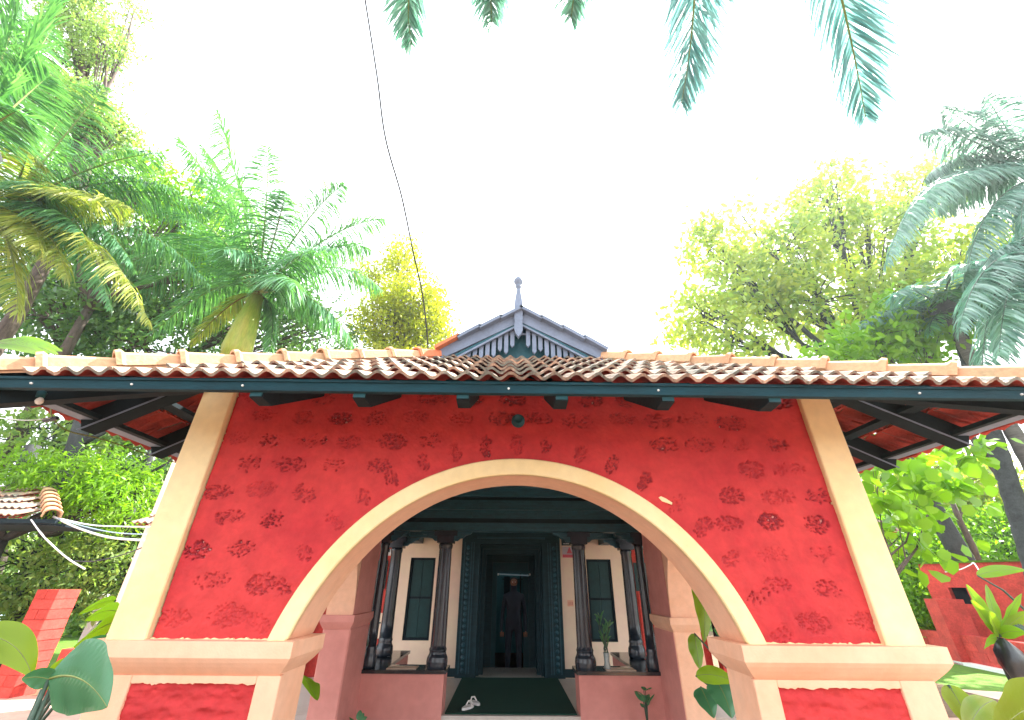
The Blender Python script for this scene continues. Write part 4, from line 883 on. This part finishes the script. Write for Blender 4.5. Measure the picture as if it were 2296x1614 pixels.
big_plant('broad_leaved_plant','plant with bright pointed leaves before the low red wall at left',(-3.3,3.4,0),[
  (at(258,1395,Y=3.6),at(165,1450,Y=3.2),.22,(.2,.5,1),'big2',(0,0,.05),None),
  (at(262,1370,Y=3.8),at(190,1390,Y=3.4),.12,(.2,.3,1),'leafb',(0,0,.05),None),
  (at(245,1440,Y=3.3),at(150,1470,Y=3.1),.10,(.2,.3,1),'big1',(0,0,.03),None),
  (at(260,1345,Y=4.2),at(175,1378,Y=3.9),.08,(.2,.3,1),'leafb',(0,0,.05),None)],gL,3)
big_plant('broad_leaved_plant','plant with lime leaves cut by the bottom right corner',(1.95,2.0,0),[
  (at(2380,1570,Y=2.0),at(2225,1670,Y=1.9),.18,(-.7,.1,-1),'big2',(-.04,0,.05),None),
  (at(2125,1535,Y=2.3),at(2178,1640,Y=2.2),.10,(-1,.1,-.3),'big2',(.02,0,0),None),
  (at(2170,1640,Y=2.1),at(2230,1570,Y=2.3),.09,(1,.1,-.3),'big2',(0,0,.04),None)],gL,4)
big_plant('broad_leaved_plant','plant with long lime leaves seen through the right side arch',(2.6,4.6,0),[
  (at(1560,1300,Y=4.6),at(1578,1440,Y=4.3),.17,(1,.3,0),'big2',(.08,0,.04),None),
  (at(1556,1420,Y=4.4),at(1568,1500,Y=4.3),.14,(1,.3,0),'leafb',(.0,0,.0),None),
  (at(1600,1410,Y=4.5),at(1650,1455,Y=4.2),.07,(.3,.3,1),'big1',(0,0,.04),None),
  (at(1560,1515,Y=4.2),at(1650,1530,Y=3.9),.12,(.0,.3,1),'big2',(0,0,.05),None),
  (at(1600,1520,Y=4.2),at(1640,1610,Y=4.0),.22,(1,.2,.2),'big1',(.03,0,.05),None),
  (at(1570,1540,Y=4.4),at(1600,1610,Y=4.2),.17,(1,.2,.2),'big1',(.0,0,.04),None)],gL,5)
big_plant('broad_leaved_plant','small green leaf plant seen through the left side arch',(-2.35,4.6,0),[
  (at(712,1440,Y=4.6),at(668,1475,Y=4.5),.09,(0,.3,1),'leafb',(0,0,.05),None),
  (at(660,1500,Y=4.6),at(712,1570,Y=4.4),.22,(-1,.2,.6),'leafb',(0,0,.05),None)],gL,6)
# ragged leaf cluster upper left edge above the hip tiles
big_plant('cassava_plant','lime fingered leaves poking above the roof at the left edge',(-7.6,4.6,0),[
  (at(-20,770,Y=4.4),at(120+20*math.cos(k),800+7*k-12,Y=4.3-.05*k),.16,(0,.5,1),'leafb',(0,0,.12),None) for k in range(-3,3)],gL,7)
# stone steps by the left side arch
st = thing('stone_stack','rough dark stones piled beyond the left side arch','stones')
for k in range(12):
    s = MB(); cx, cy, cz = -2.75+random.uniform(-.25,.25), 5.6+random.uniform(-.3,.3), .06+.09*(k//3); n = 10
    s.lathe([(.05,0),(.12,.015),(.13,.05),(.09,.085),(.01,.09)], (cx,cy,cz), n, lambda a,kk: 1+.3*math.sin(a*3+k)+.12*math.sin(a*7+kk)); s.build('stone','stone',st)
# pots on the steps
def potted(label, x, y, z, h, n, seed, r=.05):
    T = thing('potted_plant', label, 'plant', 'small potted plants by the benches'); rs = np.random.RandomState(seed)
    s = MB(); s.lathe([(r*.7,0),(r,.0),(r*1.15,.09),(r*1.25,.10),(r*1.1,.10),(.001,.085)], (x,y,z), 14); s.build('pot','sgreen',T,True)
    for i in range(n):
        a = rs.rand()*6.28; hh = h*rs.uniform(.35,.8); b = Vector((x+.02*math.cos(a),y+.02*math.sin(a),z+.1+hh)); t = b+Vector((.09*math.cos(a),.05*math.sin(a),rs.uniform(.02,.12)))
        blade('leaf', b, t, .055, (-math.sin(a),.3*math.cos(a),.2), 'big1', T, (0,0,.02), 5, .2, None, 0, i)
        s = MB(); s.tube([(x,y,z+.09),b], .004, 5); s.build('stem','rachisd',T)
p = at(1450,1600,Y=5.6); potted('dark leaved plant standing against the right pink bench', p.x, 5.62, .165, .45, 9, 1)
s = MB(); s.box(1.2,1.69,5.48,5.8685,.0,.164); s.build('step','floor',house)
p = at(812,1614,Y=5.3); potted('potted sprout at the foot of the left rear pier', -1.52, 5.3, .10, .32, 5, 2, .07)
# vase with lucky bamboo on the right bench
V_ = thing('flower_vase','vase of curly bamboo stems on the right bench slab','vase'); vx, vy = 1.13, YV+.10
s = MB(); s.lathe([(.035,0),(.04,.02),(.03,.07),(.034,.15),(.040,.16)], (vx,vy,ZBN), 14); s.build('vase','glass',V_,True)
for k in range(7):
    a = k*.9; pts = [(vx+.015*math.cos(a)*i*.6+.02*math.sin(i*1.7+k), vy+.012*math.sin(a)*i, ZBN+.05+i*.075) for i in range(4+k%4)]
    s = MB(); s.tube(pts, .006, 6); s.build('stem','rachisd',V_,True)
    for j in range(5): q = Vector(pts[-1 if j < 3 else -2]); aa = k+j*1.3; blade('leaf', q, q+Vector((.07*math.cos(aa),.03*math.sin(aa),.05+.02*j)), .02, (0,.3,1), 'big1', V_, (0,0,.02), 4, .1, None, 0, j)
# pair of small white sandals on the carpet
for k,(px_,py_) in enumerate(((1048,1588),(1064,1578))):
    p = at(px_,py_,Z=ZF+.012); sd_ = thing('sandal', ('white sandal lying nearer on the green carpet' if k == 0 else 'white sandal lying farther back on the green carpet'), 'sandal', 'pair of sandals on the carpet'); a = .6 if k else -.5
    sd_.location = (p.x,p.y,ZF+.0125); sd_.rotation_euler = (0,0,a)
    s = MB(); s.prism([(.045*math.cos(t*.52)*(.8 if math.sin(t*.52) < 0 else 1), .11*math.sin(t*.52)) for t in range(12)], lambda u,v,d: (u,v,d), 0, .022); s.build('sole','white',sd_)
    s = MB(); s.tube([(-.042,.03,.02),(-.02,.045,.06),(.02,.045,.06),(.042,.03,.02)], .009, 6); s.build('strap','white',sd_)

# ================================================================== LEFT: brick post, low wall, small tiled roof, cables
def brick_block(T, x0, x1, y0, y1, z0, z1, bw, bh, m='redflat', name='brick', rot=None, mort='redflat'):
    """courses of blocks, each a piece of its own, round a core"""
    s = MB(); s.box(x0+.012,x1-.012,y0+.012,y1-.012,z0,z1-.008); core = s.build('core',mort,T)
    nz = max(1,round((z1-z0)/bh)); h = (z1-z0)/nz; nx = max(1,round((x1-x0)/bw)); cache = {}
    wv = (x1-x0)/nx
    for k in range(nz):
        off = .5 if k%2 else 0; xs3 = [x0]+[x0+wv*(i+off) for i in range(1 if not off else 0, nx)]+[x1]; xs3 = sorted(set(round(v,4) for v in xs3 if x0-1e-6 <= v <= x1+1e-6))
        for a, b in zip(xs3[:-1], xs3[1:]):
            if b-a < .02: continue
            key = round(b-a,3)
            if key not in cache:
                q = MB(); L, D_, Hh = (b-a)/2-.006, (y1-y0)/2, h/2-.005; e = .008
                q.prism([(-L+e,-D_),(L-e,-D_),(L,-D_+e),(L,D_-e),(L-e,D_),(-L+e,D_),(-L,D_-e),(-L,-D_+e)], lambda u,v,d: (u,v,d), -Hh, Hh)
                me = bpy.data.meshes.new(name); me.from_pydata(q.v, [], q.f); me.update(); me.materials.append(M[m]); cache[key] = me
            o = bpy.data.objects.new(name, cache[key]); COL.objects.link(o); o.parent = T; o.location = ((a+b)/2+random.uniform(-.004,.004),(y0+y1)/2+random.uniform(-.006,.006),z0+h*(k+.5)); o.rotation_euler = (random.uniform(-.01,.01),random.uniform(-.01,.01),random.uniform(-.01,.01))
gp = thing('gate_post','tall red laterite block post standing in the left low wall','post')
gp.location = (-7.85,8.3,0); gp.rotation_euler = (0,0,rad(-4)); brick_block(gp,-.20,.20,-.20,.20,0,1.47,.48,.15)
lw = thing('garden_wall','low red block wall running back from the left post','wall'); lw.location = (-7.65,8.3,0); lw.rotation_euler = (0,0,rad(10)); brick_block(lw,.30,2.6,-.12,.12,0,.62,.42,.155)
lw = thing('garden_wall','low red block wall left of the tall post','wall'); lw.location = (-8.1,8.1,0); lw.rotation_euler = (0,0,rad(188)); brick_block(lw,.1,3.4,-.12,.12,0,.55,.42,.155)
wp = thing('white_post','short white painted post leaning beyond the garden wall','post'); p = at(200,1400,Y=10); s = MB(); s.beam((p.x,10,0),at(235,1340,Y=10),.13,.13,(0,1,0)); s.build('shaft','white',wp)
s = MB(); s.lathe([(.06,0),(.09,.03),(.07,.07),(.01,.1)], at(236,1338,Y=10)-Vector((0,0,.03)), 10); s.build('cap','white',wp)
cr = thing('parked_car','pale blue car just visible at the far left behind shrubs','car')
cx, cy = -15.2, 12.5
s = MB(); s.prism([(-2,.35),(2,.35),(2.05,.75),(1.2,.9),(.75,1.38),(-.9,1.42),(-1.7,.95),(-2.05,.85)], lambda u,v,d: (cx+u,d,v), cy-.8, cy+.8); s.build('body','blue',cr)
s = MB(); s.prism([(-1.5,.95),(1.05,.92),(.68,1.32),(-.85,1.36)], lambda u,v,d: (cx+u,d,v), cy-.81, cy+.81); s.build('window','sgreen',cr)
for wx in (-1.25,1.3):
    for wy in (-.78,.78): s = MB(); s.tube([(cx+wx,cy+wy-.09,.32),(cx+wx,cy+wy+.09,.32)], .32, 18); s.build('wheel','wire',cr)
sp = thing('small_tiled_shelter','small clay tiled shelter roof cut by the left edge','shelter')
sx0, sy0, sz0, sn = -7.22, 6.9, 2.45, Vector((0,.90,.44))
for r in range(5):
    for k in range(16):
        x = sx0-TW*(k+.6)
        if x+TW*.5 > sx0-.62*(r+.7)*.62: continue
        t_ = bpy.data.objects.new('tile', tms[(k*3+r)%4]); COL.objects.link(t_); t_.parent = sp; t_.matrix_local = frame(Vector((x,sy0-.02,sz0))+sn*(EX*r), (1,0,0), sn)
hm3 = hip_mesh(.36,'ridge_tile'); hm3.materials.append(M['hip']); hd = Vector((-.50*.62/EX*1.25, .90, .44)).normalized()
for k in range(6):
    t_ = bpy.data.objects.new('ridge_tile', hm3); COL.objects.link(t_); t_.parent = sp; t_.matrix_local = frame(Vector((sx0+.02,sy0,sz0+.06))+hd*(.34*k), hd.cross(Vector((0,0,1))), hd)
s = MB(); s.box(-10.6,-7.1,6.9,6.95,2.38,2.44); s.build('fascia','woodr',sp)
s = MB(); s.box(-10.4,-7.2,6.95,7.9,2.36,2.40); s.build('ceiling','woodr',sp)
for x in (-10.3,): s = MB(); s.box(x-.08,x+.08,7.3,7.46,0,2.36); s.build('post','woodr',sp)
s = MB(); s.box(-9.4,-9.24,7.5,7.66,0,2.36); s.build('post','woodr',sp)
def cable(label, pts, r, m='wire', grp=None):
    # smooth through control points
    P = [Vector(p) for p in pts]; out = []
    for i in range(len(P)-1):
        a = P[max(i-1,0)]; b = P[i]; c = P[i+1]; d = P[min(i+2,len(P)-1)]
        for k in range(8):
            t = k/8; out.append(.5*((2*b)+(c-a)*t+(2*a-5*b+4*c-d)*t*t+(3*b-a-3*c+d)*t**3))
    out.append(P[-1]); s = MB(); s.tube(out, r, 5); o = s.build('cable', m); tag(o, label, 'cable', grp); return o
cable('long thin cable dropping from above across the white sky to the roof', [at(805,-80,Y=3.0),at(820,10,Y=3.4),at(845,170,Y=4),at(864,310,Y=4.6),at(900,440,Y=5.4),at(925,560,Y=6.2),at(945,650,Y=7),at(955,725,Y=7.6),at(960,790,Y=8.2)], .016)
gc = 'cables strung left of the porch'
cable('upper pale cable strung from small roof to the pale column', [at(125,1160,Y=7.0),at(200,1176,Y=6.9),at(270,1180,Y=6.6),at(345,1181,Y=6.2)], .010, 'wirew', gc)
cable('sagging white cable bundle below the upper cable', [at(120,1158,Y=7.0),at(180,1185,Y=6.9),at(250,1205,Y=6.6),at(345,1212,Y=6.2)], .016, 'wirew', gc)
cable('thin blue grey cable between the two white cables', [at(125,1160,Y=7.0),at(190,1180,Y=6.8),at(260,1194,Y=6.6),at(340,1198,Y=6.2)], .007, 'blue', gc)
cable('grey cable hanging down from the small roof corner to the shrubs', [at(70,1165,Y=6.9),at(100,1205,Y=6.8),at(150,1250,Y=6.6),at(190,1275,Y=6.4)], .011, 'wirew', gc)
cable('dark cable rising from the low sag to the pilaster', [at(165,1257,Y=6.4),at(210,1258,Y=6.3),at(270,1245,Y=6.0),at(333,1222,Y=5.6)], .008, 'wire', gc)
cable('cable drooping under the left eave tiles from a dark clip', [at(60,893,Y=2.2),at(108,905,Y=2.3),at(118,935,Y=2.5),at(150,965,Y=2.6),at(230,985,Y=2.9),at(330,1018,Y=3.2),at(405,1040,Y=3.5)], .0045, 'rachis', gc)
cable('thin cable running out of the frame at the left eave', [at(-20,935,Y=2.4),at(50,942,Y=2.4),at(95,940,Y=2.4),at(118,935,Y=2.45)], .003, 'wirew', gc)
s = MB(); p = at(116,940,Y=2.45); s.beam(p+Vector((-.045,0,-.008)), p+Vector((.03,0,.01)), .02, .02); tag(s.build('cable_clip','wire'), 'black clip gathering cables under the left eave', 'clip')
lb = thing('bulb_holder','small pale bulb fitting on the dark beam at the left eave corner','lamp'); p = at(93,884,Y=2.12)
s = MB(); s.lathe([(.018,0),(.022,.03),(.012,.04)], p+Vector((0,0,-.02)), 12); s.build('socket','gdark',lb,True); s = MB(); s.lathe([(.008,0),(.016,-.012),(.018,-.024),(.011,-.036),(.001,-.04)], p+Vector((.01,0,-.02)), 12); s.build('bulb','white',lb,True)

# ================================================================== RIGHT: compound wall, gate, bag
rw = thing('compound_wall','low red block wall with square pier along the right lawn','wall')
rw.location = (11.22,13.0,0); rw.rotation_euler = (0,0,rad(-100))
brick_block(rw,-1.6,3.6,-.12,.12,0,.62,.40,.15)
s = MB(); s.box(-1.7,3.6,-.30,-.121,0,.07); s.build('footing','white',rw)
s = MB(); s.box(.78,1.22,-.30,.30,0,1.36); s.build('pier','redflat',rw)
gt = thing('gate_wall','tall red wall with dark square openings behind the low right wall','wall')
gt.location = (11.55,12.4,0); gt.rotation_euler = (0,0,rad(-62))
def wall_with_holes(T, x0, x1, z0, z1, holes, th, m):
    s = MB(); xs4 = sorted({x0,x1,*[h[0] for h in holes],*[h[1] for h in holes]}); zs4 = sorted({z0,z1,*[h[2] for h in holes],*[h[3] for h in holes]})
    for a,b in zip(xs4[:-1],xs4[1:]):
        for c,d in zip(zs4[:-1],zs4[1:]):
            if any(h[0] <= a and b <= h[1] and h[2] <= c and d <= h[3] for h in holes): continue
            s.box(a,b,-th/2,th/2,c,d)
    return s.build('wall_slab',m,T)
wall_with_holes(gt,-.3,6,0,2.18,[(.12,.48,1.25,1.62),(1.9,2.3,1.25,1.62)],.22,'redflat')
s = MB(); s.box(.10,.50,.12,.14,1.2,1.65); s.box(1.88,2.32,.12,.14,1.2,1.65); s.build('opening_back','woodr',gt)
s = MB(); s.box(-.35,6.05,-.16,.16,2.181,2.23); s.build('coping','grass',gt)
cable('white cord looped over the top of the red gate wall', [at(2118,1282,Y=11.6),at(2150,1277,Y=11.5),at(2175,1266,Y=11.5),at(2182,1262,Y=11.5),at(2195,1280,Y=11.3)], .014, 'wirew')
fp = big_plant('hanging_plant','bright leafy plant growing from a black bag in front of red wall',(4.9,4.4,1.15),[
  (at(2235,1425,Y=4.5),at(2165,1310,Y=4.4),.16,(1,.2,.5),'leafb',(0,0,.03),None),
  (at(2235,1420,Y=4.5),at(2175,1345,Y=4.3),.11,(1,.2,.5),'big2',(0,0,.03),None),
  (at(2240,1415,Y=4.5),at(2210,1310,Y=4.6),.12,(1,.2,.0),'leafb',(0,0,.03),None),
  (at(2245,1415,Y=4.5),at(2290,1330,Y=4.4),.13,(1,.2,.0),'leafb',(0,0,.03),None),
  (at(2245,1420,Y=4.5),at(2310,1370,Y=4.4),.12,(1,.2,-1),'big2',(0,0,.03),None),
  (at(2240,1425,Y=4.5),at(2215,1370,Y=4.2),.12,(1,.2,.6),'big2',(0,0,.03),None),
  (at(2240,1425,Y=4.5),at(2300,1420,Y=4.3),.10,(0,.2,1),'leafb',(0,0,.05),None),
  (at(2190,1290,Y=4.6),at(2300,1278,Y=4.5),.10,(0,.2,1),'leafb',(0,0,.05),None),
  (at(2235,1430,Y=4.5),at(2205,1455,Y=4.4),.07,(1,.2,1),'leafb',(0,0,.05),None)],'plants beside the right path',9)
b0 = at(2245,1430,Y=4.45); s = MB(); s.lathe([(.015,0),(.045,-.03),(.085,-.10),(.10,-.20),(.07,-.29),(.01,-.31)], b0, 14, lambda a,k: 1+.2*math.sin(a*3+k)); bg_ = s.build('black_bag','bag',None,True); tag(bg_,'crumpled black plastic bag holding the plant by the right wall','bag')
s = MB(); s.tube([(b0.x+.02,b0.y+.1,0),(b0.x,b0.y+.1,1.0),(b0.x,b0.y+.06,b0.z)], [.02,.016,.012], 7); tag(s.build('plant_stake','bark_d'),'thin dark stake that carries the black plant bag','stake')

# ================================================================== AIR: thin volume added in place of lens flare
s = MB(); s.box(-70,75,-12,60,-1.0,32); hz = s.build('haze','white',kind='stuff'); hz.data.materials.clear()
m = bpy.data.materials.new('flare_air'); m.use_nodes = True; n_ = m.node_tree; n_.nodes.clear(); o_ = n_.nodes.new('ShaderNodeOutputMaterial'); v_ = n_.nodes.new('ShaderNodeVolumePrincipled')
v_.inputs['Color'].default_value = (.84,.95,1,1); v_.inputs['Density'].default_value = .0010; v_.inputs['Anisotropy'].default_value = .55
n_.links.new(v_.outputs[0], o_.inputs['Volume']); hz.data.materials.append(m)
